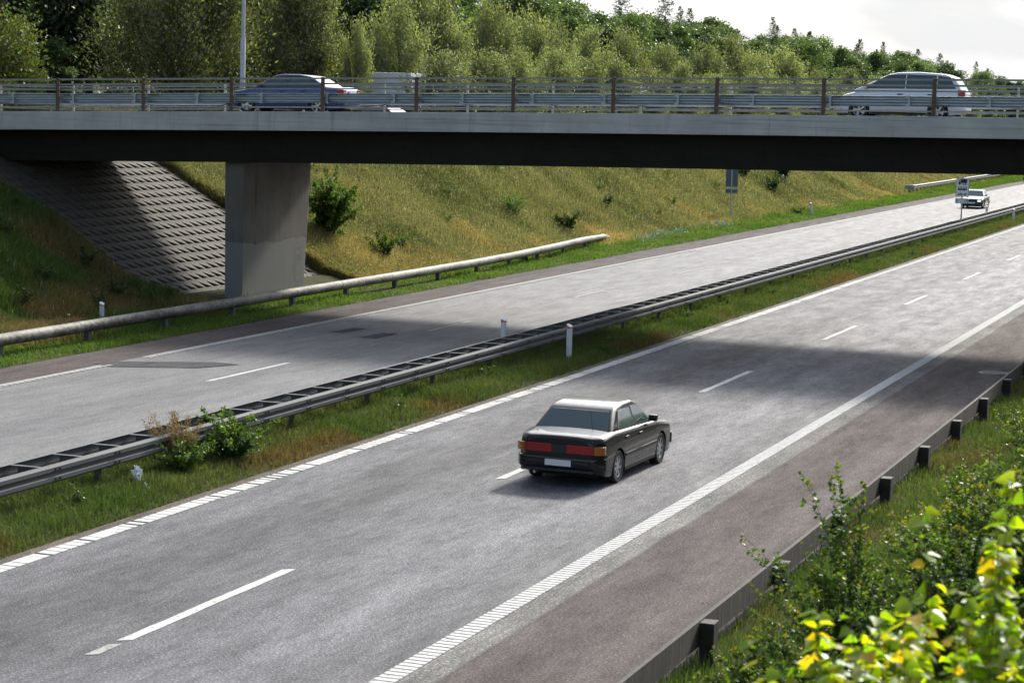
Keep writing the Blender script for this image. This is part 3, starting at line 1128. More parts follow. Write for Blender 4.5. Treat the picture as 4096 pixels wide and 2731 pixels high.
# the near group on the left, each one different
tree("round_bush", 'bush0', -63.0, 95.8, 11.6, "olive round bush lit on its right side at the left edge above the railing", None, 1.3, "bush")
for i, (x, y, zt, lb) in enumerate([(-76, 112, 19, "dark leafy tree rising behind the olive bush"), (-73.5, 121, 20, "dark green tree directly left of the broad olive willow"),
                                    (-82, 125, 22, "tallest dark tree at the back of the left wood"), (-67.5, 124.5, 15.5, "smaller dark tree tucked against the broad willow's left side"),
                                    (-84, 108, 20, "dark tree at the far left corner of the wood")]):
    tree("broadleaf_tree", f'dark{i % 2}', x, y, zt, lb, "dark trees of the left wood", 1.1)
for i, (x, y, zt) in enumerate([(-70, 111, 9.4), (-67, 116, 8.9), (-72, 117, 10.6)]):
    tree("sapling", f'b{i}', x, y, zt, ["low green sapling just right of the olive bush", "short green sapling below the dark trees", "mid green sapling inside the dark left wood"][i], "saplings below the dark trees", 1.2, "sapling")
tree("willow_tree", 'wide0', -58.6, 108.5, 15.6, "broad olive willow behind the lamp post with brown limbs showing")
tree("willow_tree", 'wide1', -56.2, 118.5, 15.3, "rounded willow to the right of the lamp post above the blue car")
tree("willow_tree", 'w1', -52.2, 117.2, 11.9, "slim upright willow beside the white lorry box", None, .62)
tree("willow_tree", 'w2', -56.5, 135.5, 17.0, "tall thin willow with bare brown lower limbs right of the white lorry", None, .8)
for i, (x, y, zt) in enumerate([(-66, 136, 18.5), (-69, 146, 19.5), (-64, 143, 17.0)]):
    tree("broadleaf_tree", f'dark{i % 2}', x, y, zt, ["dark tree filling the gap above the white lorry", "dark tree top behind the tall thin willow", "dark tree between the tall thin willow and the ridge"][i], "dark trees behind the lorry", 1.0)

# two silvery rows on the embankment
ORD = ["first", "second", "third", "fourth", "fifth", "sixth", "seventh", "eighth", "ninth", "tenth", "eleventh", "twelfth", "thirteenth", "fourteenth", "fifteenth", "sixteenth", "seventeenth", "eighteenth", "nineteenth", "twentieth"]
tall = [(-54, 128, 13.9), (-54.4, 136.8, 14.1), (-54, 144, 14.4), (-53.8, 151, 14.1), (-54.3, 158.7, 13.8), (-54, 166.5, 13.4), (-53.7, 174.6, 13.8), (-54.2, 187.9, 13.0), (-54, 200.4, 13.7), (-54, 211.5, 14.5), (-54.2, 221, 13.4), (-54, 234, 14.2), (-54, 251.7, 12.4), (-54, 268, 12.8), (-54, 287, 12.2), (-54, 310, 12.0), (-54, 338, 11.8), (-54, 370, 11.6)]
for i, (x, y, zt) in enumerate(tall):
    tree("willow_tree", f'w{i % 4}', x, y, zt, f"tall silvery willow, {ORD[i]} of the back willow row counted from the white lorry", "tall silvery willows", .95 if y < 200 else 1.15)
low = [(-49.3, 123.5, 10.4), (-49, 130, 10.6), (-48.6, 134.2, 10.9), (-48.8, 142.5, 11.0), (-49, 150, 10.7), (-48.7, 157.5, 11.0), (-49, 166, 10.6), (-48.8, 175, 10.9), (-49, 186, 10.4), (-49, 198, 10.8), (-49, 211, 10.6), (-49, 226, 10.3), (-49, 243, 10.0), (-49, 262, 10.2), (-49, 284, 9.8), (-49, 310, 9.8)]
for i, (x, y, zt) in enumerate(low):
    tree("willow_bush", f'w{(i + 2) % 4}', x, y, zt, f"low silvery willow bush, {ORD[i]} of the front willow row counted from the white lorry", "low silvery willow bushes", 1.35, "bush")

# wooded ridge behind
ridge = []
y = 112.0
k = 0
while y < 640:
    for xo, dz in ((-64, -3.2), (-74, -1.0), (-86, 1.2)):
        if xo == -64 and y < 150:
            continue
        yy_ = y + rt.uniform(-2.5, 2.5)
        x = xo + rt.uniform(-2.2, 2.2)
        if x > -77 and y < 130:
            continue
        zt = 18.6 + dz + rt.uniform(-1.8, 1.3) - max(0, (y - 440)) * .016
        tree("broadleaf_tree", f'b{rt.randrange(4)}' if rt.random() > .12 else 'dark1', x, yy_, zt,
             "green broadleaf tree massed on the wooded ridge behind the silvery willows", "broadleaf trees of the wooded ridge", 1.15)
        k += 1
    y += 6.2 if y < 260 else (8.5 if y < 420 else 12)
cons = [(-74, 232, 20.4), (-75, 254, 20.9), (-72, 262, 20.2), (-75, 271, 20.8), (-75, 283, 20.6), (-75, 296, 20.2), (-75, 310, 21.0), (-73, 319, 20.6), (-75, 328, 20.9), (-75, 340, 20.6), (-76, 354, 20.7), (-74, 368, 20.0), (-75, 382, 20.4), (-75, 395, 20.8), (-75, 410, 20.3), (-75, 424, 21.0), (-75, 446, 21.2), (-75, 461, 20.2), (-75, 477, 20.4), (-75, 505, 19.9), (-75, 537, 20.0), (-75, 560, 18.9), (-72, 590, 18.2)]
for i, (x, y, zt) in enumerate(cons):
    tree("larch_tree", f'c{i % 3}', x + rt.uniform(-3, 3), y + rt.uniform(-6, 6), zt - .6 + rt.uniform(-1.4, .8), "thin pointed conifer tip standing above the wooded ridge against the sky", "conifers along the ridge skyline", rt.uniform(.75, 1.25))

# ------------------------------------------------------------------ grass
GRASS = leafmat("grass blades", 0.40, 0.02, 0.5, 0.0, (1.12, 1.18, 0.75))


def blades(name, x, y, h, wd, tint, seed, lean=.35, z0=-.02, label=None, cat="grass", two=True):
    q = np.random.default_rng(seed)
    n = len(x)
    z = gz(x, y) + z0
    a = q.uniform(0, 2 * np.pi, n)
    b = q.uniform(0, 2 * np.pi, n)
    base = np.stack([x, y, z], 1)
    side = np.stack([np.cos(a), np.sin(a), np.zeros(n)], 1) * (wd / 2)[:, None]
    ln = np.abs(q.normal(0, lean, n)) + .08
    out = np.stack([np.cos(b) * ln, np.sin(b) * ln, np.ones(n)], 1)
    up = out * h[:, None]
    mid = base + np.stack([up[:, 0] * .35, up[:, 1] * .35, up[:, 2] * .6], 1)
    tip = base + np.stack([up[:, 0], up[:, 1], up[:, 2] * (1 - .25 * ln)], 1)
    V = np.stack([base - side, base + side, mid + side * .8, mid - side * .8, tip], 1).reshape(-1, 3)
    k = (np.arange(n) * 5)[:, None]
    F4 = k + np.array([0, 1, 2, 3])[None]
    F3 = k + np.array([3, 2, 4])[None]
    me = npmesh(name, V, [F4, F3], False, np.repeat(tint, 5, 0))
    me.materials.append(GRASS)
    o = link(name, me)
    return tag(o, label, cat, None, 'stuff')


def lerp3(a, b, t):
    return np.array(a)[None] * (1 - t[:, None]) + np.array(b)[None] * t[:, None]


def scatter(seed, n, xa, xb, ya, yb, p=1.0):
    """random points, denser towards the near end (p>1)"""
    q = np.random.default_rng(seed)
    return q.uniform(xa, xb, n), ya + (yb - ya) * q.uniform(0, 1, n) ** p, q


# median
x, y, q = scatter(1, 210000, -22.0, -18.66, 22, 210, 2.0)
edge = np.minimum(-18.55 - x, x + 22.1)
h = (.08 + .30 * vnoise(x, y, .8, 1) * vnoise(x, y, 3.0, 2) + .13 * q.uniform(0, 1, len(x))) * np.clip(.4 + edge * 1.3, .4, 1.25) * .82
g = vnoise(x, y, 1.3, 3)
t = lerp3((.055, .095, .020), (.110, .130, .040), g)
dry = np.clip((vnoise(x, y, 1.9, 4) - .52) * 4, 0, 1) * np.clip(1.35 - edge, .15, 1)
t = lerp3((0, 0, 0), (1, 1, 1), 1 - dry) * t + dry[:, None] * np.array([.15, .095, .040])[None]
blades("median_grass", x, y, h, .007 + .00011 * y + .004 * q.uniform(0, 1, len(x)), t * q.uniform(.7, 1.3, (len(x), 1)), 2, .45, label="tufted green and brown grass along the median")

# short bright verge on the far side, and the rougher grass behind the tubular rail
x, y, q = scatter(3, 90000, -34.6, -31.62, 40, 300, 1.9)
rag = .22 * vnoise(x * 0, y, 1.1, 6)
ok = x < -31.62 - rag
x, y = x[ok], y[ok]
h = (.05 + .16 * vnoise(x, y, 1.2, 5)) * (1 + np.clip((-33.2 - x) * .8, 0, 1.4)) * (1 + .3 * np.random.default_rng(1).uniform(-1, 1, len(x)))
t = lerp3((.075, .145, .020), (.135, .205, .034), vnoise(x, y, 1.6, 7))
q = np.random.default_rng(8)
blades("verge_grass", x, y, h, .014 + .00016 * y, t * q.uniform(.75, 1.25, (len(x), 1)), 4, .5, label="short bright green grass along the far shoulder")


def meadow_tint(x, y, q):
    s = -x - 34.5
    olive = lerp3((.145, .152, .052), (.255, .235, .108), vnoise(x, y, 2.4, 11))
    och = np.clip((vnoise(x, y, 5.5, 12) * .6 + vnoise(x, y, 1.7, 13) * .4 - .47) * 3.0 + np.clip(1.0 - s / 5.5, 0, 1) * .85 * np.clip((125 - y) / 35, .2, 1) - np.clip(s / 7, 0, .8), 0, 1)
    t = olive * (1 - och[:, None]) + och[:, None] * np.array([.42, .30, .125])[None]
    dk = np.clip((vnoise(x, y, 3.3, 14) - .62) * 4, 0, 1)
    t = t * (1 - .55 * dk[:, None]) + dk[:, None] * .55 * np.array([.030, .055, .014])[None]
    fl = q.uniform(0, 1, len(x)) > .93
    t[fl] = np.array([.34, .33, .20])
    return t * q.uniform(.65, 1.35, (len(x), 1))


x, y, q = scatter(5, 420000, -48.5, -34.0, 78.5, 330, 1.9)
h = (.14 + .30 * vnoise(x, y, 1.6, 15) + .12 * q.uniform(0, 1, len(x))) * np.clip((-x - 33.6) / 1.2, .35, 1)
blades("meadow_grass", x, y, h, .009 + .00016 * y, meadow_tint(x, y, q), 6, .45, label="tall olive and straw coloured meadow on the far embankment")

# seed heads and small leaves standing over the meadow
x, y, q = scatter(55, 130000, -48.5, -34.6, 78.5, 300, 1.9)
k = len(x)
C = np.stack([x, y, gz(x, y) + q.uniform(.12, .55, k)], 1)
hd = leaves("meadow_seed_heads", C, q.normal(0, 1, (k, 3)), q.normal(0, 1, (k, 3)) + np.array([0, -.4, .6]), .045 + .00028 * y, .028 + .00018 * y,
            pick_tint(q, k, [(.19, .18, .08), (.12, .16, .045), (.27, .25, .15), (.09, .13, .03), (.18, .14, .05)], .3))
hd.materials.append(GRASS)
tag(link("meadow_seed_heads", hd), "pale seed heads speckling the meadow on the far embankment", "seed heads", None, "stuff")

x, y, q = scatter(7, 110000, -47, -33.4, 44, 65.6, 1.0)
h = (.15 + .40 * vnoise(x, y, 1.5, 16) + .12 * q.uniform(0, 1, len(x))) * np.clip((-x - 32.9) / 1.2, .35, 1)
g = vnoise(x, y, 1.7, 17)
t = lerp3((.080, .125, .030), (.225, .160, .075), np.clip((g - .38) * 2.6, 0, 1)) * q.uniform(.55, 1.3, (len(x), 1))
fl = q.uniform(0, 1, len(x)) > .985
t[fl] = np.where(q.uniform(0, 1, (fl.sum(), 1)) > .4, np.array([[.32, .24, .03]]), np.array([[.40, .40, .34]]))
blades("slope_grass", x, y, h, .020 + .008 * q.uniform(0, 1, len(x)), t, 8, .5, label="rough brown and green weeds on the slope left of the paving")

# plateau seen between the rails
x, y, q = scatter(9, 60000, -92, -46.5, 79, 128, 1.0)
h = .25 + .45 * vnoise(x, y, 2.2, 18)
t = lerp3((.20, .145, .055), (.070, .085, .022), vnoise(x, y, 3.5, 19)) * q.uniform(.6, 1.3, (len(x), 1))
blades("plateau_grass", x, y, h, np.full(len(x), .05), t, 10, .5, label="dry straw coloured grass beyond the far railing")
# right bank
x, y, q = scatter(11, 260000, -7.25, 5.0, 13, 95, 1.8)
h = (.10 + .38 * vnoise(x, y, 1.2, 21) + .10 * q.uniform(0, 1, len(x)))
t = lerp3((.060, .110, .020), (.120, .150, .040), vnoise(x, y, 1.0, 22))
dry = np.clip((vnoise(x, y, 1.6, 23) - .6) * 4, 0, 1)
t = t * (1 - dry[:, None]) + dry[:, None] * np.array([.14, .11, .05])[None]
blades("bank_grass", x, y, h, .006 + .00018 * y, t * q.uniform(.65, 1.3, (len(x), 1)), 12, .5, label="long green grass on the bank behind the shoulder guard rail")

# ------------------------------------------------------------------ vehicles
def gloss(name, col, coat=1.0, metal=0.0, rough=0.35):
    if name in MATS:
        return MATS[name]
    m, n, p = _nodes(name)
    p.inputs['Base Color'].default_value = (*col, 1)
    p.inputs['Roughness'].default_value = rough
    p.inputs['Metallic'].default_value = metal
    p.inputs['Coat Weight'].default_value = coat
    p.inputs['Specular IOR Level'].default_value = 0.2
    p.inputs['Coat Roughness'].default_value = 0.03
    f = noise(n, 7, 5, 0.6)
    n.links.new(ramp(n, f, [(0.35, rough - .06), (0.7, rough + .1)]), p.inputs['Roughness'])
    MATS[name] = m
    return m


GLASS = gloss("tinted car glass", (0.035, 0.070, 0.078), 1.0, 0.0, 0.08)
TYRE = pm("tyre rubber", (0.018, 0.018, 0.019), 0.85, 0, 0.2, 30)
RIM = pm("alloy rim", (0.45, 0.46, 0.48), 0.35, 0.7, 0.1, 20)
TRIM = pm("black trim", (0.015, 0.015, 0.016), 0.55, 0, 0.2, 20)
LAMP_C = gloss("clear lamp glass", (0.55, 0.57, 0.6), 1.0, 0.3, 0.15)
LAMP_R = gloss("red lamp glass", (0.30, 0.006, 0.006), 1.0, 0.0, 0.2)
LAMP_A = gloss("amber lamp glass", (0.32, 0.10, 0.008), 1.0, 0.0, 0.2)
PLATE = pm("number plate", (0.68, 0.69, 0.72), 0.5, 0, 0.05, 20)
UNDER = pm("dark underbody", (0.012, 0.012, 0.012), 0.9)


def lathe(prof_, axis_y0, n=28):
    """revolve (r, x) profile about the local X axis"""
    mb = MB()
    k = len(prof_)
    for i in range(n):
        a = 2 * math.pi * i / n
        for r_, x_ in prof_:
            mb.v.append((x_, r_ * math.cos(a), r_ * math.sin(a)))
    for i in range(n):
        j = (i + 1) % n
        for q in range(k - 1):
            mb.f.append((i * k + q, i * k + q + 1, j * k + q + 1, j * k + q))
    return mb


def wheel_meshes(rad, wd, spokes=5):
    key = f"wheel{rad:.2f}{spokes}"
    if key in PROTO:
        return PROTO[key]
    h = wd / 2
    ri = rad * .66
    ty = lathe([(ri, -h * .9), (rad * .93, -h), (rad, -h * .72), (rad, h * .72), (rad * .93, h), (ri, h * .9), (ri, h * .2)], 0).mesh("tyre", True)
    rim = lathe([(ri, h * .86), (ri * .93, h * .80), (ri * .90, h * .30)], 0)
    rim.prism(circle(ri * .28, 14), 0, h * .30, h * .74)
    for i in range(spokes):
        a = 2 * math.pi * i / spokes
        c, s = math.cos(a), math.sin(a)
        w1, w2 = ri * .13, ri * .19
        poly = [(ri * .2 * c - w1 * s, ri * .2 * s + w1 * c), (ri * .2 * c + w1 * s, ri * .2 * s - w1 * c), (ri * .95 * c + w2 * s, ri * .95 * s - w2 * c), (ri * .95 * c - w2 * s, ri * .95 * s + w2 * c)]
        rim.prism(poly, 0, h * .42, h * .70)
    rim_m = rim.mesh("rim", False)
    disc = MB().prism(circle(ri * .97, 22), 0, -h * .1, h * .2).mesh("brake_disc")
    ty.materials.append(TYRE)
    rim_m.materials.append(RIM)
    disc.materials.append(TRIM)
    PROTO[key] = (ty, rim_m, disc)
    return PROTO[key]


def interp(pts, y):
    ys_ = [p[0] for p in pts]
    zs = [p[1] for p in pts]
    return float(np.interp(y, ys_, zs))


def make_car(name, loc, rz, paint, s, label):
    """s: dict of sizes; +Y is forward, origin on the road below the middle"""
    t = empty(name, loc, rz, label, "car")
    Ln, Wd, H = s['L'], s['W'], s['H']
    hw0 = Wd / 2
    ra = s.get('wr', .31)
    axles = s['axles']
    belt = s['belt']              # [(y, z)] top line of the lower body
    zb0 = s.get('clear', .20)
    N = 120
    ysn = np.linspace(-Ln / 2, Ln / 2, N)
    mb = MB()
    rings = []
    for y in ysn:
        u = abs(2 * y / Ln)
        hw = hw0 * (1 - .05 * u ** 4 - .17 * max(0, (u - .88) / .12) ** 2)
        zt = interp(belt, y)
        z0 = zb0 + .10 * max(0, (u - .80) / .2) ** 1.5
        za = z0
        for ya in axles:
            d = abs(y - ya)
            if d < ra + .045:
                za = max(za, ra + math.sqrt(max(0, (ra + .045) ** 2 - d * d)))
        zs = max(za + .05, zt - .10)
        pull = .03 * max(0, (u - .93) / .07)
        def side(z):
            k = (z - .52) / .45
            return hw * (1 - (.055 * k * k if k > 0 else .05 * k * k)) - pull
        ring = [(0, z0), (hw - .26, z0), (hw - .26, za)]
        for i in range(7):
            z = za + (zs - za) * i / 6
            ring.append((side(z), z))
        ring += [(side(zs) - .018, zt - .045), (side(zs) - .06, zt - .012), (side(zs) - .16, zt + .002), (hw * .45, zt + .018), (0, zt + .024)]
        rings.append([(x, y, z) for x, z in ring])
    k = len(rings[0])
    for r_ in rings:
        mb.v += r_
        mb.v += [(-x, y, z) for x, y, z in r_]
    for i in range(N - 1):
        a, b = i * 2 * k, (i + 1) * 2 * k
        for q in range(k - 1):
            mb.f.append((a + q, b + q, b + q + 1, a + q + 1))
            mb.f.append((a + k + q, a + k + q + 1, b + k + q + 1, b + k + q))
    for e, fl in ((0, False), ((N - 1) * 2 * k, True)):
        loop = [e + q for q in range(k)] + [e + k + q for q in range(k - 1, 0, -1)]
        loop = loop[:-1] if False else loop
        mb.f.append(tuple(loop if fl else loop[::-1]))
    bm_me = mb.mesh("body", True)
    bmx = bmesh.new()
    bmx.from_mesh(bm_me)
    bmesh.ops.remove_doubles(bmx, verts=bmx.verts, dist=0.0005)
    bmx.to_mesh(bm_me)
    bmx.free()
    body = link("body", bm_me, paint, t)
    MB().box(-hw0 + .28, hw0 - .28, -Ln / 2 + .3, Ln / 2 - .3, zb0 - .02, zb0 + .06).build("underbody", UNDER, t)

    # cabin: side profile extruded between leaning sides
    pf = s['cabin']               # [(y, z)] from rear belt point over the roof to front belt point
    zb_, zr_ = min(p[1] for p in pf), max(p[1] for p in pf)
    w0, w1 = hw0 * s.get('w0', .93), hw0 * s.get('w1', .70)
    def wz(z):
        return w0 + (w1 - w0) * (z - zb_) / (zr_ - zb_)
    cb = MB()
    n = len(pf)
    cb.v += [(-wz(z), y, z) for y, z in pf] + [(wz(z), y, z) for y, z in pf]
    cb.f += [tuple(range(n)), tuple(range(n, 2 * n))[::-1]] + [(i, n + i, n + (i + 1) % n, (i + 1) % n) for i in range(n)]
    cabin = link("cabin", cb.mesh("cabin", True, bevel=.07, seg=4), paint, t)
    # glass, just proud of the cabin skin
    def lerp2(a, b, f):
        return (a[0] + (b[0] - a[0]) * f, a[1] + (b[1] - a[1]) * f)
    def pane(i, j, nm, lo=.10, hi=.93, inset=.085):
        a, b = pf[i], pf[j]
        p0, p1 = lerp2(a, b, lo), lerp2(a, b, hi)
        d = Vector((0, b[0] - a[0], b[1] - a[1])).normalized()
        nrm = Vector((0, -d.z, d.y)) * (1 if i < j else -1)
        if nrm.z < 0:
            nrm = -nrm
        off = nrm * .007
        xa, xb = wz(p0[1]) - inset, wz(p1[1]) - inset
        vs = [(-xa, *p0), (xa, *p0), (xb, *p1), (-xb, *p1)]
        vs = [tuple(Vector(v) + off) for v in vs]
        sl = nrm * .0045
        q0, q1 = lerp2(a, b, lo - .035), lerp2(a, b, hi + .03)
        ka, kb = wz(q0[1]) - inset + .025, wz(q1[1]) - inset + .025
        sv = [tuple(Vector(v) + sl) for v in ((-ka, *q0), (ka, *q0), (kb, *q1), (-kb, *q1))]
        MB().raw(sv + [tuple(Vector(v) - sl * 4) for v in sv], [(0, 1, 2, 3), (0, 4, 5, 1), (1, 5, 6, 2), (2, 6, 7, 3), (3, 7, 4, 0)]).build("window_seal", TRIM, t)
        MB().raw(vs + [tuple(Vector(v) - off * 3) for v in vs], [(0, 1, 2, 3), (0, 4, 5, 1), (1, 5, 6, 2), (2, 6, 7, 3), (3, 7, 4, 0)]).build(nm, GLASS, t, bevel=.012)
    pane(0, 1, "rear_window")
    pane(n - 1, n - 2, "windscreen", .06, .95)
    for sx in (-1, 1):
        for poly in s['sidewin']:
            vs = []
            for y, z in poly:
                x = wz(z)
                vs.append((sx * (x + .006), y, z))
            vs2 = [(sx * (abs(x) - .03), y, z) for x, y, z in vs]
            m_ = len(vs)
            cy0 = sum(p[0] for p in poly) / m_
            cz0 = sum(p[1] for p in poly) / m_
            so = [(cy0 + (y - cy0) * 1.045, cz0 + (z - cz0) * 1.08) for y, z in poly]
            sa = [(sx * (wz(z) + .0035), y, z) for y, z in so]
            sb = [(sx * (wz(z) - .02), y, z) for y, z in so]
            MB().raw(sa + sb, [tuple(range(m_))] + [(i, (i + 1) % m_, m_ + (i + 1) % m_, m_ + i) for i in range(m_)]).build("window_seal", TRIM, t)
            MB().raw(vs + vs2, [tuple(range(m_))] + [(i, (i + 1) % m_, m_ + (i + 1) % m_, m_ + i) for i in range(m_)]).build("side_window", GLASS, t, bevel=.01)
        # door gaps, waist moulding, handle, mirror, sill
        def hwat(y, z):
            u = abs(2 * y / Ln)
            h_ = hw0 * (1 - .05 * u ** 4 - .17 * max(0, (u - .88) / .12) ** 2)
            kk = (z - .52) / .45
            return h_ * (1 - (.055 * kk * kk if kk > 0 else .05 * kk * kk))
        def strip(nm, y0, y1, z0_, z1_, m_, out=.008, seg=12):
            q = MB()
            for i in range(seg):
                ya, yb = y0 + (y1 - y0) * i / seg, y0 + (y1 - y0) * (i + 1) / seg
                vs = []
                for yy__, zz in ((ya, z0_), (yb, z0_), (yb, z1_), (ya, z1_)):
                    vs.append((sx * (hwat(yy__, zz) + out), yy__, zz))
                vs += [(x - sx * (out + .012), y, z) for x, y, z in vs]
                q.raw(vs, [(0, 1, 2, 3), (0, 4, 5, 1), (3, 2, 6, 7), (0, 3, 7, 4), (1, 5, 6, 2)])
            return q.build(nm, m_, t)
        for yd in s['doors']:
            strip("door_gap", yd, yd + .012, .30, interp(belt, yd) - .10, TRIM, .002, 1)
        strip("side_moulding", axles[0] + ra + .06, axles[1] - ra - .06, .47, .53, s.get('mould', TRIM), .014)
        strip("sill", axles[0] + ra + .06, axles[1] - ra - .06, zb0 + .005, zb0 + .07, TRIM, .006)
        for yh in s['handles']:
            strip("door_handle", yh - .09, yh + .09, interp(belt, yh) - .17, interp(belt, yh) - .135, TRIM, .022, 1)
        ym = pf[-1][0] - .42
        zmm = interp(belt, ym) + .09
        mx = w0 + .10
        MB().box(min(sx * (mx - .10), sx * (mx + .08)), max(sx * (mx - .10), sx * (mx + .08)), ym - .05, ym + .06, zmm - .07, zmm + .06).build("wing_mirror", paint, t, bevel=.025, smooth=True)
        # lamps
        for nm, ye, z0_, z1_, xi, xo, m_, dp in s['lamps']:
            sgn = -1 if ye < 0 else 1
            yb = ye
            q = MB()
            xs_ = np.linspace(xi, xo, 7)
            front = []
            for x in xs_:
                bend = max(0, (x - (hw0 * .80)) / (hw0 * .2)) ** 2 * .14
                front.append((x, yb - sgn * bend))
            pl = [(sx * x, y + sgn * .012) for x, y in front] + [(sx * x, y - sgn * dp) for x, y in front[::-1]]
            q.prism(pl, 2, z0_, z1_)
            q.build(nm, m_, t, bevel=.008)
    # bumpers
    for sgn, nm in ((-1, "rear_bumper"), (1, "front_bumper")):
        yE = sgn * (Ln / 2 + .035)
        out_ = []
        for x in np.linspace(-hw0 * .985, hw0 * .985, 21):
            v = abs(x) / hw0
            out_.append((x, yE - sgn * (.02 * v ** 2 + .22 * max(0, (v - .78) / .22) ** 2.2)))
        inn = [(x * .93, y - sgn * .12) for x, y in out_[::-1]]
        MB().prism(out_ + inn, 2, s['bump'][0], s['bump'][1]).build(nm, s.get('bumpmat', paint), t, bevel=.02, smooth=True)
    yp = -Ln / 2 - .045
    pz = s['plate']
    MB().box(-.26, .26, (yp if pz[0] > .45 else yp - .012) - .010, yp + .06, pz[0], pz[0] + .115).build("number_plate", PLATE, t)
    MB().box(-.26, .26, Ln / 2 - .02, Ln / 2 + .048, pz[1], pz[1] + .115).build("number_plate", PLATE, t)
    g0, g1 = s['grille']
    MB().box(-.36, .36, Ln / 2 - .06, Ln / 2 + .012, g0, g1).build("grille", TRIM, t, bevel=.01)
    # wheels
    ty, rm, dc = wheel_meshes(ra, .20, s.get('spokes', 5))
    for ya in axles:
        for sx in (-1, 1):
            wl = bpy.data.objects.new("wheel", ty)
            COL.objects.link(wl)
            wl.parent = t
            wl.location = (sx * (hw0 - .115), ya, ra)
            wl.rotation_euler = (rt.uniform(0, 6.28) if sx > 0 else -rt.uniform(0, 6.28), 0, 0 if sx > 0 else math.pi)
            link("rim", rm, None, wl)
            link("brake_disc", dc, None, wl)
    if s.get('extras'):
        s['extras'](t, hw0, Ln)
    return t


SALOON = dict(L=4.50, W=1.80, H=1.42, wr=.315, axles=(-1.30, 1.36), clear=.19,
              belt=[(-2.25, .88), (-2.20, .935), (-2.05, .965), (-1.5, 1.005), (-.95, .99), (.75, .94), (1.0, .93), (1.9, .82), (2.17, .74), (2.25, .66)],
              cabin=[(-1.64, .93), (-1.02, 1.355), (-.85, 1.405), (-.45, 1.44), (.05, 1.435), (.28, 1.385), (1.05, .88)],
              sidewin=[[(-1.14, 1.01), (-1.02, 1.02), (-.20, .99), (-.20, 1.325), (-.86, 1.325)], [(-.12, .99), (.80, .965), (.27, 1.325), (-.12, 1.325)]],
              doors=(-1.0, -.14, .86), handles=(-.82, .02),
              lamps=[("tail_light", -2.25, .64, .80, .15, .70, LAMP_R, .05), ("indicator_lamp", -2.25, .64, .80, .705, .885, LAMP_A, .05), ("headlight", 2.25, .54, .68, .42, .82, LAMP_C, .08)],
              bump=(.34, .56), plate=(.40, .40), grille=(.54, .66))


def saloon_extras(t, hw, Ln):
    MB().prism([(-Ln / 2 - .055, .29), (-Ln / 2 + .02, .29), (-Ln / 2 + .02, .34), (-Ln / 2 - .055, .34)], 0, -.70, .70).build("lower_valance", TRIM, t)
    MB().box(-.145, .145, -Ln / 2 - .010, -Ln / 2 + .02, .645, .795).build("lamp_panel", TRIM, t)
    MB().tube([(-.48, -Ln / 2 + .12, .245), (-.48, -Ln / 2 - .03, .245)], .028, 10).build("exhaust_pipe", RIM, t)
    MB().box(-.66, -.655, -Ln / 2 - .012, -Ln / 2 + .05, .60, .90).box(.655, .66, -Ln / 2 - .012, -Ln / 2 + .05, .60, .90).build("boot_gap", TRIM, t)
    MB().tube([(.42, -1.55, .98), (.42, -1.72, 1.42)], .004, 5).build("aerial", TRIM, t)
    MB().prism([(-Ln / 2 - .062, .455), (-Ln / 2 - .02, .455), (-Ln / 2 - .02, .50), (-Ln / 2 - .062, .50)], 0, .27, .62).build("bumper_strip", TRIM, t)
    MB().prism([(-Ln / 2 - .062, .455), (-Ln / 2 - .02, .455), (-Ln / 2 - .02, .50), (-Ln / 2 - .062, .50)], 0, -.62, -.27).build("bumper_strip", TRIM, t)
    for z_, h_ in ((1.04, .12),):
        for x_ in (-.38, .38):
            MB().box(x_ - .12, x_ + .12, -1.02, -.94, .995, 1.16).build("headrest", TRIM, t, bevel=.02)


BLACK = gloss("black car paint", (0.003, 0.0035, 0.005), 0.55, 0.0, 0.35)
BLUE = gloss("dark blue car paint", (0.022, 0.050, 0.155), 1.0, 0.25, 0.32)
SILVER = gloss("silver white car paint", (0.62, 0.64, 0.70), 1.0, 0.30, 0.35)
GREENP = gloss("dark green car paint", (0.010, 0.045, 0.050), 1.0, 0.2, 0.3)
REDP = gloss("dark red car paint", (0.20, 0.012, 0.022), 1.0, 0.0, 0.3)
s1 = dict(SALOON, extras=saloon_extras, spokes=7)
make_car("saloon_car", (-13.08, 41.55, 0.002), R(-1.5), BLACK, s1, "black four door saloon driving away on the near carriageway with wide red tail lights")
zr = lambda x: float(zdeck(np.array([x]))[0]) - .053
s2 = dict(SALOON, L=4.70, W=1.76, axles=(-1.38, 1.42),
          belt=[(-2.35, .86), (-2.28, .985), (-1.55, 1.02), (-.95, 1.0), (.75, .95), (1.05, .92), (2.0, .78), (2.26, .68), (2.35, .60)],
          cabin=[(-1.78, .95), (-1.02, 1.375), (-.55, 1.435), (.10, 1.43), (.38, 1.385), (1.30, .89)],
          lamps=[("tail_light", -2.35, .72, .92, .50, .84, LAMP_R, .10), ("headlight", 2.35, .52, .64, .42, .80, LAMP_C, .12)],
          sidewin=[[(-1.25, 1.03), (-1.05, 1.03), (-.20, 1.0), (-.20, 1.35), (-.92, 1.35)], [(-.12, 1.0), (1.0, .965), (.36, 1.35), (-.12, 1.35)]],
          bump=(.30, .58), plate=(.74, .40), grille=(.50, .60))
make_car("saloon_car", (-35.25, 73.6, zr(-35.25)), R(90), BLUE, s2, "dark blue saloon crossing the overpass towards the left")
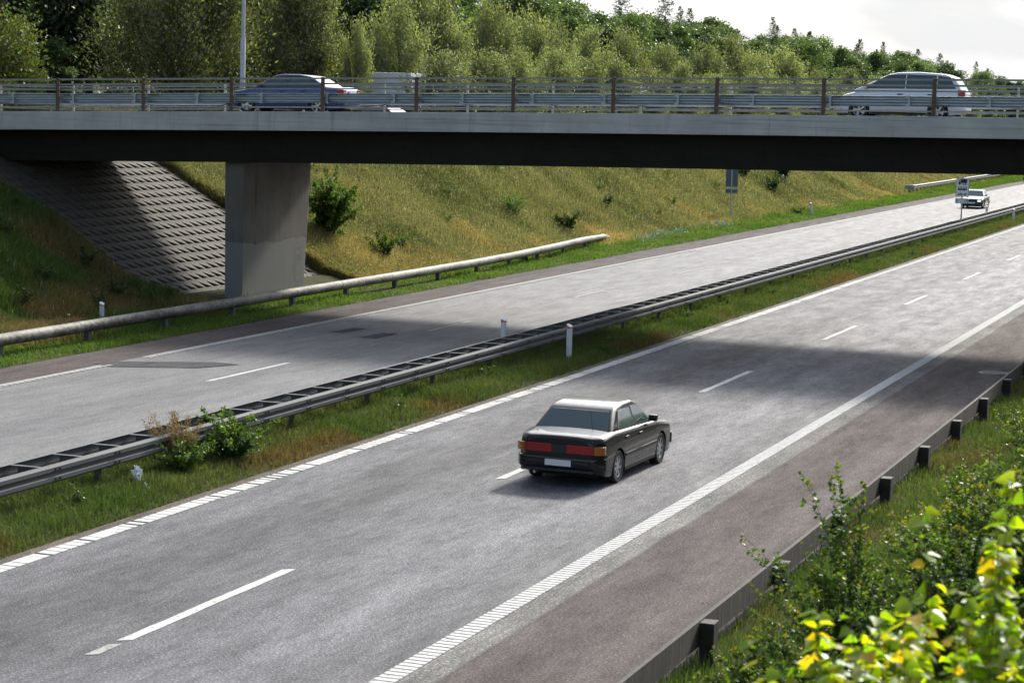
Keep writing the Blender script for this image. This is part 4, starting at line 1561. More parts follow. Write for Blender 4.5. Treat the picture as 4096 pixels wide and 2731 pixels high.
s3 = dict(L=4.20, W=1.74, H=1.62, wr=.31, axles=(-1.26, 1.30), clear=.19, w0=.95, w1=.72,
          belt=[(-2.10, .95), (-2.06, 1.0), (.95, .99), (1.15, .97), (1.80, .80), (2.05, .68), (2.10, .60)],
          cabin=[(-2.03, .96), (-1.74, 1.42), (-1.45, 1.52), (-.6, 1.575), (.10, 1.55), (.40, 1.48), (1.55, .92)],
          sidewin=[[(-1.80, 1.07), (-1.22, 1.05), (-1.22, 1.45), (-1.60, 1.40)], [(-1.14, 1.05), (-.22, 1.04), (-.22, 1.47), (-1.14, 1.455)], [(-.14, 1.04), (1.16, 1.02), (.40, 1.45), (-.14, 1.47)]],
          doors=(-1.17, -.18, .98), handles=(-1.0, -.02),
          lamps=[("tail_light", -2.10, .78, 1.02, .60, .845, LAMP_R, .10), ("headlight", 2.10, .55, .72, .42, .80, LAMP_C, .16)],
          bump=(.28, .56), plate=(.66, .40), grille=(.50, .60), bumpmat=SILVER, mould=SILVER)
make_car("people_carrier", (-12.95, 73.5, zr(-12.95) - .06), R(90), SILVER, s3, "silvery white people carrier on the right half of the overpass")
s4 = dict(SALOON, L=4.25, lamps=[("tail_light", -2.12, .66, .80, .40, .80, LAMP_R, .05), ("headlight", 2.12, .55, .70, .44, .83, LAMP_C, .10)],
          belt=[(-2.12, .90), (-2.05, .965), (-1.5, .99), (-.95, .975), (.75, .94), (1.0, .93), (1.8, .82), (2.05, .74), (2.12, .64)], axles=(-1.22, 1.28))
gc = make_car("hatchback_car", (-25.35, 178.3, 0.002), R(180), GREENP, s4, "dark green car with bright headlights approaching in the distance beside the pictogram sign")
lit = pm("lit headlight", (1.0, .95, .85), 0.3, 0, 0.02, 5, emit=(1.0, .93, .8, 2.5))
for sx in (-1, 1):
    MB().box(min(sx * .50, sx * .70), max(sx * .50, sx * .68), 2.115, 2.150, .58, .67).build("headlight_bulb", lit, gc, bevel=.03)
s5 = dict(s3, L=4.6, W=1.86, bumpmat=TRIM, mould=TRIM)
s5['belt'] = [(y * 1.1, z + .06) for y, z in s3['belt']]
s5['lamps'] = [("tail_light", -2.3, .78, 1.02, .60, .90, LAMP_R, .10), ("headlight", 2.3, .55, .72, .42, .86, LAMP_C, .16)]
make_car("people_carrier", (-30.3, 258.5, 0.002), R(180), BLACK, s5, "black vehicle just entering at the far right edge under the overpass")
make_car("saloon_car", (-46.9, 108.5, gz1(-46.9, 108.5)), R(78), REDP, dict(SALOON), "dark red car parked below the white lorry beyond the overpass railing")

# white lorry parked beyond the overpass
WHITE = pm("white lorry panel", (0.62, 0.66, 0.74), 0.5, 0, 0.06, 2, sc3=(0.3, 1, 5))
lz = gz1(-49, 121) + 0.0
lo = empty("box_lorry", (-51.2, 122.6, lz), R(96), "white box lorry half hidden by willows behind the overpass railing", "lorry")
MB().box(-3.3, 0.9, -1.2, 1.2, 7.15 - lz, 8.80 - lz).build("cargo_box", WHITE, lo, bevel=.03)
MB().box(-3.3, 0.9, -1.21, 1.21, 7.15 - lz - .30, 7.15 - lz - .012).build("side_stripe", pm("navy stripe", (0.03, 0.04, 0.13), 0.5), lo)
MB().box(-3.2, 2.6, -.45, .45, .55, .80).build("chassis", UNDER, lo)
cbm = MB().prism([(1.05, .45), (2.75, .45), (2.75, 1.3), (2.5, 2.2), (1.05, 2.3)], 1, -1.15, 1.15)
cb_ = cbm.build("cab", REDP, lo, bevel=.06, smooth=True)
MB().prism([(2.765, 1.36), (2.775, 1.36), (2.56, 2.12), (2.55, 2.12)], 1, -1.0, 1.0).build("windscreen", GLASS, cb_)
ty, rm, dc = wheel_meshes(.45, .26, 7)
for ya in (-2.3, -1.2, 1.9):
    for sy in (-1, 1):
        wl = bpy.data.objects.new("wheel", ty)
        COL.objects.link(wl)
        wl.parent = lo
        wl.location = (ya, sy * 1.02, .45)
        wl.rotation_euler = (0, 0, R(90) * sy)
        link("rim", rm, None, wl)

# ------------------------------------------------------------------ lamp post, signs, delineators
S_LAMP = pm("pale blue grey lamp steel", (0.40, 0.43, 0.50), 0.5, 0.25, 0.08, 3)
zl = gz1(-45.6, 90)
lp = empty("street_lamp", (-45.6, 90, zl), 0, "pale stepped lamp post rising in front of the broad olive willow", "street lamp")
MB().tube([(0, 0, -.3), (0, 0, 9.72 - zl), (0, 0, 9.80 - zl)], [.125, .118, .095], 14).build("lower_pole", S_LAMP, lp, smooth=True)
MB().tube([(0, 0, 9.78 - zl), (0, 0, 16.2 - zl), (.05, -.2, 16.9 - zl), (.2, -1.0, 17.3 - zl), (.3, -1.8, 17.4 - zl)], [.088, .06, .05, .04, .035], 12).build("upper_pole", S_LAMP, lp, smooth=True)
MB().box(.18, .46, -2.5, -1.75, 17.34 - zl, 17.48 - zl).build("lamp_head", S_LAMP, lp, bevel=.04)
MB().box(-.05, .05, -.135, -.10, .5, .9).build("service_door", S_LAMP, lp)

SIGN_W = pm("sign white", (0.66, 0.68, 0.70), 0.45, 0, 0.03, 5)
SIGN_K = pm("sign black", (0.012, 0.014, 0.02), 0.5)
SIGN_B = pm("sign grey back", (0.085, 0.11, 0.15), 0.5, 0.3, 0.1, 6)
POLE = pm("galvanised pole", (0.40, 0.42, 0.43), 0.5, 0.3, 0.1, 8)


def rrect(x0, x1, z0, z1, r, k=5):
    out = []
    for cx_, cz_, a0 in ((x1 - r, z0 + r, -90), (x1 - r, z1 - r, 0), (x0 + r, z1 - r, 90), (x0 + r, z0 + r, 180)):
        for i in range(k + 1):
            a = R(a0 + 90 * i / k)
            out.append((cx_ + r * math.cos(a), cz_ + r * math.sin(a)))
    return out


def ring_prism(mb, outer, inner, y0, y1):
    n = len(outer)
    vs = [(x, y0, z) for x, z in outer] + [(x, y0, z) for x, z in inner] + [(x, y1, z) for x, z in outer] + [(x, y1, z) for x, z in inner]
    fs = []
    for i in range(n):
        j = (i + 1) % n
        fs += [(i, j, n + j, n + i), (2 * n + i, 3 * n + i, 3 * n + j, 2 * n + j), (i, 2 * n + i, 2 * n + j, j), (n + i, n + j, 3 * n + j, 3 * n + i)]
    return mb.raw(vs, fs)


def text_part(body, size, x, y, z, parent, mat):
    c = bpy.data.curves.new("lettering", 'FONT')
    c.body = body
    c.size = size
    c.align_x = 'CENTER'
    c.align_y = 'CENTER'
    c.extrude = .002
    c.space_character = 1.1
    tmp = bpy.data.objects.new("lettering", c)
    COL.objects.link(tmp)
    bpy.context.view_layer.update()
    me = bpy.data.meshes.new_from_object(tmp)
    bpy.data.objects.remove(tmp)
    me.materials.clear()
    o = link("lettering", me, mat, parent)
    o.location = (x, y, z)
    o.rotation_euler = (R(90), 0, 0)
    return o


def motorway_sign(loc, rz, label, w_=.92, back=False):
    """panel faces local -Y"""
    t = empty("road_sign", (loc[0], loc[1], loc[2] + .55), rz, label, "road sign")
    t.scale = (.845, .845, .845)
    zp0, zp1, zs0, zs1 = 1.92, 3.33, 1.44, 1.83
    h = w_ / 2
    MB().tube([(0, .075, -1.0), (0, .075, 3.48)], .055, 12).build("pole", POLE, t, smooth=True)
    for z0_, z1_, nm in ((zp0, zp1, "panel"), (zs0, zs1, "plate")):
        p = MB().prism(rrect(-h, h, z0_, z1_, .06), 1, 0, .018).build(nm, SIGN_W if not back else SIGN_B, t)
        if back:
            MB().box(-h + .02, h - .02, .019, .036, z1_ - .06, z1_ - .02).build("rim", POLE, p)
            MB().box(-h + .02, h - .02, .019, .036, z0_ + .02, z0_ + .06).build("rim", POLE, p)
            MB().prism(rrect(-h + .03, h - .03, z0_ + .03, z1_ - .03, .04), 1, -.006, -.001).build("face", SIGN_W, p)
            continue
        ring_prism(MB(), rrect(-h + .012, h - .012, z0_ + .012, z1_ - .012, .055), rrect(-h + .034, h - .034, z0_ + .034, z1_ - .034, .04), -.006, -.001).build("border", SIGN_K, p)
    if back:
        return t
    pn = [c for c in t.children if c.name.startswith("panel")][0]
    pl = [c for c in t.children if c.name.startswith("plate")][0]
    k, wt = (-.006, -.001), (-.010, -.007)
    # lorry: box, cab with a light window, three wheels
    z = 2.80
    q = MB().prism(rrect(-.13, .32, z + .14, z + .44, .012), 1, *k)
    q.prism([(-.30, z + .06), (-.145, z + .06), (-.145, z + .38), (-.26, z + .38), (-.30, z + .26)], 1, *k)
    q.prism(rrect(-.13, .0, z + .085, z + .115, .008), 1, *k)
    for cx_ in (-.205, .07, .215):
        q.prism(circle(.058, 16, cx_, z + .055), 1, k[0] - .002, k[1])
    q.build("lorry_pictogram", SIGN_K, pn)
    MB().prism([(-.265, z + .25), (-.185, z + .25), (-.185, z + .34), (-.245, z + .34)], 1, *wt).build("cab_window", SIGN_W, pn)
    # coach with a row of windows
    z = 2.38
    q = MB().prism([(-.33, z + .05), (.32, z + .05), (.32, z + .26), (.29, z + .28), (-.30, z + .28), (-.33, z + .18)], 1, *k)
    for cx_ in (-.17, .13):
        q.prism(circle(.055, 16, cx_, z + .05), 1, k[0] - .002, k[1])
    q.build("coach_pictogram", SIGN_K, pn)
    for i in range(5):
        x = -.275 + .118 * i
        MB().prism(rrect(x, x + .085, z + .155, z + .245, .012), 1, *wt).build("coach_window", SIGN_W, pn)
    # car with trailer
    z = 2.03
    q = MB().prism([(-.34, z + .05), (.03, z + .05), (.035, z + .11), (.0, z + .125), (-.05, z + .19), (-.19, z + .19), (-.24, z + .125), (-.34, z + .105)], 1, *k)
    for cx_ in (-.26, -.05):
        q.prism(circle(.038, 14, cx_, z + .045), 1, k[0] - .002, k[1])
    q.build("car_pictogram", SIGN_K, pn)
    MB().prism([(-.21, z + .125), (-.13, z + .125), (-.13, z + .17), (-.18, z + .17)], 1, *wt).build("car_window", SIGN_W, pn)
    MB().prism([(-.115, z + .125), (-.035, z + .125), (-.065, z + .17), (-.115, z + .17)], 1, *wt).build("car_window", SIGN_W, pn)
    q = MB().prism(rrect(.11, .31, z + .06, z + .15, .01), 1, *k).prism(circle(.036, 14, .21, z + .045), 1, k[0] - .002, k[1])
    q.prism([(.05, z + .065), (.115, z + .065), (.115, z + .08), (.05, z + .08)], 1, *k)
    q.build("trailer_pictogram", SIGN_K, pn)
    text_part("6 - 18", .33, 0, -.004, (zs0 + zs1) / 2, pl, SIGN_K)
    return t


motorway_sign((-20.62, 139.2, .03), R(5), "white sign with lorry, coach and car with trailer pictograms above a 6 - 18 plate", w_=.96)
motorway_sign((-34.95, 137.6, gz1(-34.95, 137.6) - .05), R(180 + 10), "grey back of a road sign on a pole in the far meadow", w_=.92, back=True)

DEL_W = pm("white plastic post", (0.66, 0.68, 0.72), 0.5, 0, 0.06, 12)
DEL_R = pm("orange red reflector", (0.62, 0.10, 0.04), 0.35)
DEL_Y = pm("yellow reflector", (0.60, 0.34, 0.06), 0.35)


def delineator(x, y, top, label, refl=DEL_R, lean=0.0, rz=0.0):
    z = gz1(x, y)
    t = empty("marker_post", (x, y, z), rz, label, "marker post", "white marker posts along the motorway")
    h = top - z
    q = MB()
    pr2 = [(-.085, 0), (-.05, -.045), (.05, -.045), (.085, 0), (.05, .05), (-.05, .05)]
    n_ = len(pr2)
    vs = []
    for zz, sl in ((-.2, 0), (h - .10, 0)):
        vs += [(a, b, zz + lean * 0) for a, b in pr2]
    vs += [(a, b, h - .05 + b * .5 - a * .35) for a, b in pr2]
    q.raw(vs, [tuple(range(n_))[::-1], tuple(range(2 * n_, 3 * n_))] + [(l * n_ + i, l * n_ + (i + 1) % n_, (l + 1) * n_ + (i + 1) % n_, (l + 1) * n_ + i) for l in range(2) for i in range(n_)])
    q.build("post", DEL_W, t)
    q2 = MB()
    pr3 = [(a * 1.05, b * 1.06) for a, b in pr2]
    q2.raw([(a, b, h - .14) for a, b in pr3] + [(a, b, h - .085 + b * .3 - a * .3) for a, b in pr3], [(i, (i + 1) % n_, n_ + (i + 1) % n_, n_ + i) for i in range(n_)])
    q2.build("reflector_band", refl, t)
    MB().box(-.032, .032, -.0485, -.044, h - .36, h - .20).build("reflector_plate", DEL_W, t, bevel=.002)
    if lean:
        t.rotation_euler = (0, lean, rz)
    return t


delineator(-19.52, 59.0, 1.07, "white marker post in the median grass in front of the ladder rail")
delineator(-21.72, 59.6, 1.07, "white marker post standing behind the ladder rail of the median")
delineator(-34.85, 59.5, .80, "white marker post with a yellow band behind the tubular rail", DEL_Y)
delineator(-33.05, 153.3, .93, "leaning white marker post on the far bright green verge", DEL_Y, -.16)
delineator(-19.55, 156.3, .95, "small distant marker post in front of the median rail")
delineator(-21.75, 158.8, .98, "small distant marker post behind the median rail near the dark green car")

# ------------------------------------------------------------------ shrubs and leafy stems
LEAF_SHRUB = leafmat("round shrub leaves", 0.48, 0.03, 0.42, 0.08)
LEAF_YEL = leafmat("yellow green leaves", 0.66, 0.035, 0.35, 0.0, (1.6, 1.7, 0.4))
TWIG = pm("twig bark", (0.085, 0.065, 0.045), 0.8, 0, 0.3, 20)
STALK = pm("dry stalk", (0.20, 0.14, 0.07), 0.9, 0, 0.3, 20)


def qbez(a, b, c, t):
    return (1 - t) ** 2 * a + 2 * t * (1 - t) * b + t ** 2 * c


def stem_plant(name, loc, stems, label, cat, cols, lf, nleaf, seed, shape='round', mat=None, side=6, twig_r=.008, droop=.1, start=.15, tipcols=None, group=None, sidelen=.35, aspect=.8, smooth=False, fuzz=0.0):
    """stems: list of (dx, dy, dz) tip offsets. Leaves sit along the stems and their side twigs."""
    q = np.random.default_rng(seed)
    t = empty(name, loc, 0, label, cat, group)
    segs = []
    mb = MB()
    for s in stems:
        e = np.array(s, float)
        b = np.array([e[0] * .25, e[1] * .25, e[2] * .62]) + q.normal(0, .03, 3) * np.linalg.norm(e)
        o = np.array([q.normal(0, .06), q.normal(0, .06), -.1])
        tt = np.linspace(0, 1, 7)[:, None]
        P = qbez(o, b, e, tt)
        mb.tube([tuple(p) for p in P], list(np.linspace(twig_r, twig_r * .25, 7)), 5, False)
        segs.append((o, b, e, 1.0))
        L_ = np.linalg.norm(e)
        for _ in range(side):
            k = q.uniform(.22, .85)
            p0 = qbez(o, b, e, k)
            d = unit(q.normal(0, 1, 3) + np.array([0, 0, .45]))
            p2 = p0 + d * L_ * sidelen * (1.1 - k) * q.uniform(.6, 1.2)
            p1 = (p0 + p2) / 2 + np.array([0, 0, .04 * L_])
            segs.append((p0, p1, p2, .55))
            mb.tube([tuple(p0), tuple(p1), tuple(p2)], [twig_r * .45, twig_r * .35, twig_r * .15], 4, False)
    wts = np.array([np.linalg.norm(s[2] - s[0]) for s in segs])
    i = q.choice(len(segs), nleaf, p=wts / wts.sum())
    O, B, E_ = (np.stack([s[k] for s in segs])[i] for k in range(3))
    main = np.array([s[3] for s in segs])[i] > .9
    u = np.where(main, q.uniform(start, 1, nleaf), q.uniform(.05, 1, nleaf))[:, None]
    P = qbez(O, B, E_, u)
    T = unit(2 * (1 - u) * (B - O) + 2 * u * (E_ - B))
    rnd = q.normal(0, 1, (nleaf, 3))
    A = unit(rnd - (rnd * T).sum(1, keepdims=True) * T) + T * .5 + np.array([0, 0, -droop])
    P = P + unit(A) * lf * .15 + q.normal(0, 1, (nleaf, 3)) * fuzz
    N = np.array([0, 0, 1.0]) * .8 + q.normal(0, .55, (nleaf, 3))
    ln = lf * q.uniform(.6, 1.2, nleaf)
    tint = pick_tint(q, nleaf, cols)
    if tipcols:
        k = u[:, 0] > .88
        tint[k] = pick_tint(q, int(k.sum()), tipcols)
    me = leaves("foliage", P, A, N, ln, ln * aspect, tint, shape, smooth)
    me.materials.append(mat or LEAF_SHRUB)
    link("foliage", me, None, t)
    mb.build("stems", TWIG, t, smooth='all')
    return t


def fan(seed, n, r, h, bias=(0, 0), hmin=.6):
    q = np.random.default_rng(seed)
    out = []
    for i in range(n):
        a = q.uniform(0, 2 * np.pi)
        rr = r * np.sqrt(q.uniform(0, 1))
        out.append((rr * np.cos(a) + bias[0], rr * np.sin(a) + bias[1], h * q.uniform(hmin, 1.0) * (1 - .35 * (rr / r) ** 2)))
    return out


RND = [(.052, .100, .018), (.066, .122, .022), (.082, .142, .025), (.042, .080, .017), (.100, .155, .028)]
TIP = [(.10, .16, .02), (.13, .18, .02), (.18, .15, .03)]
B_ = lambda x, y: (x, y, gz1(x, y) - .05)
# the round-leaved shrubs along the near guard rail
stem_plant("shrub", B_(-4.25, 22.6), fan(1, 26, 1.0, 2.0, (-.15, .1)) + [(-1.15, -.3, 1.75), (-1.35, .35, 1.55), (-.75, .5, 2.35), (-.45, .7, 2.3), (-.15, .9, 2.2), (-1.0, -.6, 1.3), (-.3, .2, 2.5)],
           "round leaved shrub with long bare shoots reaching over the shoulder guard rail", "shrub", RND, .050, 9000, 71, tipcols=TIP, side=9)
stem_plant("shrub", B_(-3.3, 24.2), fan(2, 30, 1.1, 1.9), "dense round leaved shrub just right of the long bare shoots", "shrub", RND, .048, 12000, 72, tipcols=TIP, side=9)
stem_plant("shrub", B_(-3.1, 21.2), fan(3, 30, 1.15, 1.8), "dark green shrub directly behind the yellow saplings", "shrub", RND[:2] + RND[3:4], .046, 13000, 73, tipcols=RND[2:3], side=9)
stem_plant("shrub", B_(-2.2, 23.2), fan(4, 28, 1.2, 2.0), "dark shrub on the bank at the right picture edge", "shrub", RND, .048, 13000, 74, tipcols=TIP, side=9)
stem_plant("shrub", B_(-4.0, 19.6), fan(5, 26, .9, 1.5), "low dark shrub on the bank below the long bare shoots", "shrub", RND[:1] + RND[3:4], .044, 9000, 75, tipcols=RND[1:2], side=9)
stem_plant("shrub", B_(-4.3, 28.0), fan(6, 20, .9, 1.3, hmin=.5), "light green upright shrub on the bank beside the guard rail posts", "shrub", RND[1:] + TIP[:1], .050, 3000, 76, tipcols=TIP, side=7)
stem_plant("shrub", B_(-3.5, 28.5), fan(7, 22, 1.1, 1.5, hmin=.5), "loose green shrub higher on the bank near the picture edge", "shrub", RND[1:] + TIP[:1], .050, 3600, 77, tipcols=TIP, side=7)
stem_plant("shrub", B_(-4.75, 24.6), fan(9, 26, .8, 1.5), "leafy shrub pressed against the back of the shoulder guard rail", "shrub", RND, .048, 6500, 79, tipcols=TIP, side=8)
stem_plant("shrub", B_(-3.7, 26.2), fan(10, 26, 1.0, 1.9), "fresh green shrub behind the dense shrub beside the long bare shoots", "shrub", RND[1:], .048, 7500, 80, tipcols=TIP, side=8)
stem_plant("sapling", B_(-3.05, 30.5), fan(8, 12, .55, 2.7, hmin=.55), "lime yellow sapling at the picture edge above the shaded shoulder", "sapling", [(.17, .26, .02), (.22, .28, .02), (.11, .19, .02)], .070, 1000, 78, 'delta', LEAF_YEL, side=5, aspect=.85, droop=.5)

for x, y, r_, h_, sd, lb in ((-5.0, 22.0, .75, 1.35, 86, "leafy shrub at the foot of the long bare shoots close to the rail"), (-4.9, 20.6, .8, 1.3, 87, "bushy green shrub beside the nearest guard rail posts"), (-3.3, 24.9, 1.1, 2.2, 88, "tall dense shrub between the foreground saplings and the rail"), (-2.6, 26.5, 1.1, 2.1, 89, "tall leafy shrub high on the bank at the right edge")):
    stem_plant("shrub", B_(x, y), fan(sd, 28, r_, h_), lb, "shrub", RND, .048, 7500, sd, tipcols=TIP, side=9)

# taller weeds and young shrubs crowding the back of the rail further along
qb = np.random.default_rng(404)
for i, (x, y, r_, h_, n_) in enumerate([(-5.3, 29.5, .6, 1.0, 2600), (-4.9, 31.8, .7, 1.1, 2800), (-5.5, 33.5, .5, .8, 1800), (-4.2, 33.0, .9, 1.5, 3800), (-5.0, 36.0, .7, 1.1, 2600), (-4.0, 37.5, 1.0, 1.6, 3600), (-5.4, 39.5, .6, .9, 1800), (-4.6, 42.0, .9, 1.3, 3000), (-5.2, 46.0, .8, 1.1, 2400), (-4.6, 51.0, 1.0, 1.4, 2600), (-5.9, 26.0, .45, .7, 1600), (-5.6, 23.4, .5, .75, 2200)]):
    stem_plant("shrub", B_(x, y), fan(410 + i, int(18 + 14 * r_), r_, h_, hmin=.45), "young green shrub or tall weed crowding the bank behind the shoulder guard rail", "shrub", RND[1:] + LIM[:1], .05, n_, 410 + i, tipcols=TIP, side=6, group="shrubs along the back of the shoulder guard rail")

# yellow-green saplings close to the camera, lit from behind
YEL = [(.21, .29, .010), (.27, .33, .012), (.16, .25, .012), (.34, .34, .015), (.12, .21, .014)]
GLD = [(.52, .34, .02), (.55, .40, .03)]
spots = [(-1.94, 9.2, 5.03, 0.24, 105, "yellow green sapling, leftmost of the blurred foreground group"),
         (-1.78, 8.6, 5.15, 0.26, 125, "yellow green sapling with golden tips in the middle of the foreground group"),
         (-1.61, 9.0, 5.31, 0.28, 125, "tall lime green foreground sapling with broad backlit leaves"),
         (-1.36, 8.5, 5.42, 0.30, 135, "bright foreground sapling second from the right picture edge"),
         (-1.11, 9.1, 5.79, 0.26, 125, "tallest foreground sapling with orange yellow upper leaves at the right edge"),
         (-1.48, 9.8, 5.12, 0.32, 135, "lower green sapling filling the gap in the foreground group"),
         (-1.08, 8.3, 5.27, 0.34, 145, "lime leaved sapling in the bottom right corner"),
         (-1.74, 10.0, 4.89, 0.30, 105, "small yellow leaved sapling behind the foreground group"),
         (-1.56, 8.2, 5.09, 0.30, 125, "broad leaved sapling at the bottom edge of the foreground group"),
         (-1.26, 9.6, 5.53, 0.28, 105, "upright yellow tipped sapling beside the tallest foreground sapling"),
         (-1.06, 9.0, 5.22, 0.34, 145, "dense lime sapling below the tallest foreground sapling")]
for i, (x, y, zt, r, n, lb) in enumerate(spots):
    z = gz1(x, y)
    h = zt - z
    qq = np.random.default_rng(900 + i)
    st = []
    for _ in range(15):
        a_, r_ = qq.uniform(0, 6.28), r * math.sqrt(qq.uniform(0, 1))
        st.append((r_ * math.cos(a_), r_ * math.sin(a_), h - qq.uniform(0, 1) ** 1.1 * .85))
    stem_plant("sapling", (x, y, z - .05), st, lb, "sapling", YEL, .074, n * 6, 90 + i, 'delta', LEAF_YEL, side=4, twig_r=.006, droop=.75, start=.55, tipcols=GLD[:1] + YEL * 2, group="backlit saplings in the foreground", sidelen=.10, aspect=.92, smooth=True)

# median: rose bush growing through the rail, dry dock stalks, weeds
stem_plant("rose_bush", (-19.75, 38.7, .03), fan(21, 34, 1.1, 1.05, (0, .2)), "dark green rose bush spilling from under the median rail onto the grass", "bush", RND[:1] + RND[2:4], .055, 6000, 121, side=7, tipcols=RND[4:])
stem_plant("rose_bush", (-20.6, 39.6, .03), fan(22, 20, .55, 1.10, (0, .15)), "bright green bush growing up through the rungs of the median rail", "bush", RND[2:] + TIP[:1], .060, 2200, 122, side=6, tipcols=TIP[:1])
stem_plant("weed_clump", (-19.85, 36.9, .03), fan(23, 30, .85, .85), "leafy weed clump in front of the median rail beside the dry stalks", "weeds", RND[1:], .05, 2800, 123, side=5)
DOCK = [(.22, .145, .075), (.26, .18, .10), (.17, .11, .055)]
dk = stem_plant("dock_plant", (-20.05, 37.1, .03), [(-.45, -.5, .95), (-.5, -.15, 1.05), (-.2, .1, 1.12), (-.05, -.3, .95), (.1, .2, 1.02), (.2, .5, .88), (-.3, .4, 1.05), (.15, -.1, .85), (.3, .15, .7)],
                "rust brown dried dock stalks leaning over the median rail", "weeds", DOCK, .030, 5200, 124, 'diamond', GRASS, side=14, sidelen=.09, start=.42, droop=-.8, twig_r=.003, fuzz=.045)
q = np.random.default_rng(77)
wl = 0
for i in range(16):
    yy_ = 27 + 6.6 * i + q.uniform(-2, 2)
    xx_ = q.uniform(-20.1, -19.2)
    if 33.5 < yy_ < 42:
        continue
    stem_plant("weed_clump", (xx_, yy_, .03), fan(200 + i, 9, .28, q.uniform(.35, .6)), "small leafy weed clump among the median grass", "weeds", RND[1:] + LIM[:1], .045, 260, 200 + i, side=3, group="weed clumps in the median grass")

# shrubs and seedlings on the far embankment
def slope_plant(name, x, y, r, h, n, label, seed, cols=RND, lf=.09, cat="bush", side=6, group=None, shape='diamond'):
    return stem_plant(name, (x, y, gz1(x, y) - .05), fan(seed, max(6, int(r * 14)), r, h), label, cat, cols, lf, n, seed, shape, None, side=side, tipcols=None, group=group)


slope_plant("willow_shrub", -37.9, 82.6, 1.5, 3.0, 13000, "leafy green bush standing directly right of the bridge pier", 131, RND[1:] + LIM[:2], .11, side=9)
slope_plant("willow_shrub", -36.4, 85.0, .8, 1.3, 2200, "low lime green bush at the foot of the pier bush", 132, LIM, .10)
slope_plant("bush", -36.3, 108.8, .75, 1.45, 2400, "dark rounded bush near the end of the tubular rail", 133, DRK + RND[:1], .10)
slope_plant("bush", -37.9, 120.5, .5, .9, 700, "little dark shrub above and right of the rounded bush", 134, DRK + RND[:1], .10)
slope_plant("pine_sapling", -38.0, 105.2, 1.2, 1.4, 900, "sprawling green seedling in mid slope above the rounded bush", 135, RND[1:3], .10)
slope_plant("bush", -33.75, 95.2, .42, .75, 700, "grey green weed bush in front of the tubular rail", 136, [(.05, .075, .03), (.06, .085, .04)], .07)
slope_plant("bush", -36.8, 88.0, .5, .8, 600, "small green weed bush left of the straw coloured grass", 137, RND[1:3], .08)
slope_plant("pine_sapling", -38.6, 168, .9, 2.3, 1500, "young dark tree by the white litter on the far slope", 138, DRK + RND[:1], .14)
slope_plant("pine_sapling", -39.2, 157, .8, 1.9, 900, "thin young tree just right of the grey sign back", 139, DRK + RND[:1], .13)
slope_plant("bush", -37.5, 160, 1.1, 1.3, 1200, "dark low thicket between the sign back and the white litter", 140, DRK + RND[:1], .13)
slope_plant("pine_sapling", -40.5, 176, 1.2, 2.6, 1500, "dark bushy tree at the top of the slope below the girder", 141, DRK, .15)
slope_plant("bush", -40.2, 203, 1.4, 2.4, 1500, "dark bush below the girder left of the distant guard rail", 142, DRK, .17)
slope_plant("bush", -34.1, 153, .8, .6, 600, "dull green weed mound beside the leaning marker post", 143, RND[:3], .11)
for i, (x, y) in enumerate([(-38, 96), (-40, 101), (-37, 113), (-39.5, 124), (-37.5, 133), (-40, 140), (-38.5, 147), (-37, 182), (-39, 190), (-41.5, 112), (-42, 90), (-36.6, 127)]):
    slope_plant("weed_clump", x, y, .5, .8, 260, "small green weed clump scattered on the meadow slope", 150 + i, RND[1:] + OLV[2:], .09, "weeds", 4, "weed clumps on the meadow slope")
for i, (x, y) in enumerate([(-36.4, 57.5), (-37.4, 60.2), (-36.2, 62.6), (-38.6, 57.2), (-37.8, 63.4), (-39.6, 61.5), (-35.6, 60.6), (-35.2, 64.6), (-35.8, 54.6), (-37.0, 53.2), (-40.6, 63.6), (-34.6, 56.8)]):
    slope_plant("weed_clump", x, y, .55, .85, 420, "leafy weed clump in the brown grass left of the paving", 170 + i, [(.03, .055, .012), (.045, .075, .016), (.05, .06, .02)], .085, "weeds", 5, "weed clumps left of the paving")
stem_plant("bare_willow", (-46.9, 114.0, gz1(-46.9, 114)), fan(191, 16, 1.5, 4.2, hmin=.7), "half bare brown willow shrub in front of the white lorry", "bush", OLV + SIL[:2], .13, 1500, 191, 'diamond', LEAF_SILVER, side=6, twig_r=.03)
stem_plant("willow_shrub", (-46.2, 119.0, gz1(-46.2, 119)), fan(192, 22, 1.6, 5.2, hmin=.6), "leafy silver willow shrub right of the white lorry", "bush", SIL + OLV[:2], .15, 5200, 192, 'diamond', LEAF_SILVER, side=9, twig_r=.03)
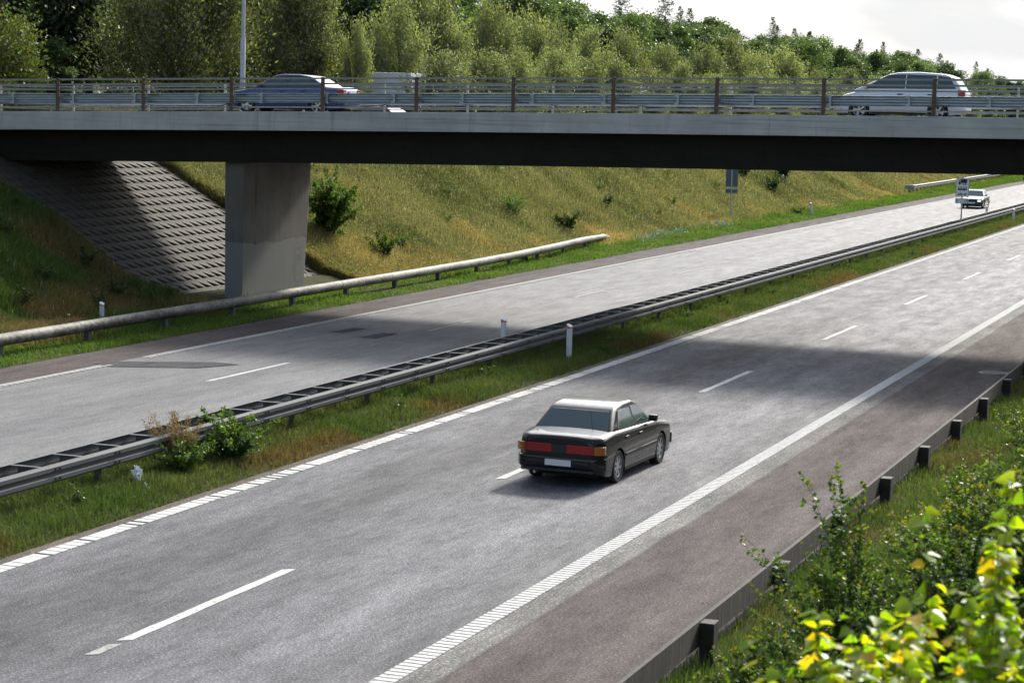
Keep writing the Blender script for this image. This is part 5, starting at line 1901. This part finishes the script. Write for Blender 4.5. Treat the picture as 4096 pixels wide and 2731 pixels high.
slope_plant("bush", -43.5, 103.5, .9, 1.75, 1500, "lime green bush at deck level below the dark red car", 193, LIM, .12)

# blue chicory by the far verge
q = np.random.default_rng(5)
for i, (x, y) in enumerate([(-33.1, 113.5), (-33.3, 118.5), (-33.4, 128.5)]):
    n = 90
    c = np.stack([x + q.normal(0, .35, n), y + q.normal(0, 1.6, n), np.zeros(n)], 1)
    c[:, 2] = gz(c[:, 0], c[:, 1]) + q.uniform(.25, .5, n)
    me = leaves("flower_heads", c, q.normal(0, 1, (n, 3)), np.tile([0, -.5, 1.0], (n, 1)), .07, .07, pick_tint(q, n, [(.16, .22, .48), (.22, .28, .5)]), 'round')
    me.materials.append(GRASS)
    t = empty("chicory_patch", (x, y, gz1(x, y)), 0, "patch of pale blue wildflowers on the bright far verge", "flowers", "blue flower patches on the far verge")
    o = link("flower_heads", me, None, t)
    o.location = -t.location

# litter
LIT = pm("crumpled white plastic", (0.72, 0.74, 0.78), 0.35, 0, 0.15, 25)
def litter(x, y, z, s, label, seed):
    q = np.random.default_rng(seed)
    me = bpy.data.meshes.new("litter_bag")
    bm = bmesh.new()
    bmesh.ops.create_icosphere(bm, subdivisions=3, radius=1)
    for v in bm.verts:
        n_ = .25 + 1.3 * float(vnoise(np.array([v.co.x * 2 + v.co.z]), np.array([v.co.y * 2 - v.co.z * 1.3]), .38, seed)[0])
        v.co = Vector((v.co.x * .6 * n_, v.co.y * .5 * n_, v.co.z * n_)) * s
    bm.to_mesh(me)
    bm.free()
    o = link("litter_bag", me, LIT)
    o.location = (x, y, z)
    o.rotation_euler = (.3, .5, seed)
    return tag(o, label, "litter")


litter(-19.95, 35.35, .26, .15, "crumpled white plastic bag in the grass below the median rail", 3)
litter(-19.55, 35.0, .10, .07, "small pale scrap on the grass below the crumpled bag", 4)
litter(-38.3, 166.5, gz1(-38.3, 166.5) + .5, .16, "white bag caught under the young tree on the far slope", 6)
litter(-33.6, 70.9, .18, .09, "small white bottle shaped scrap beside the pier foot", 8)
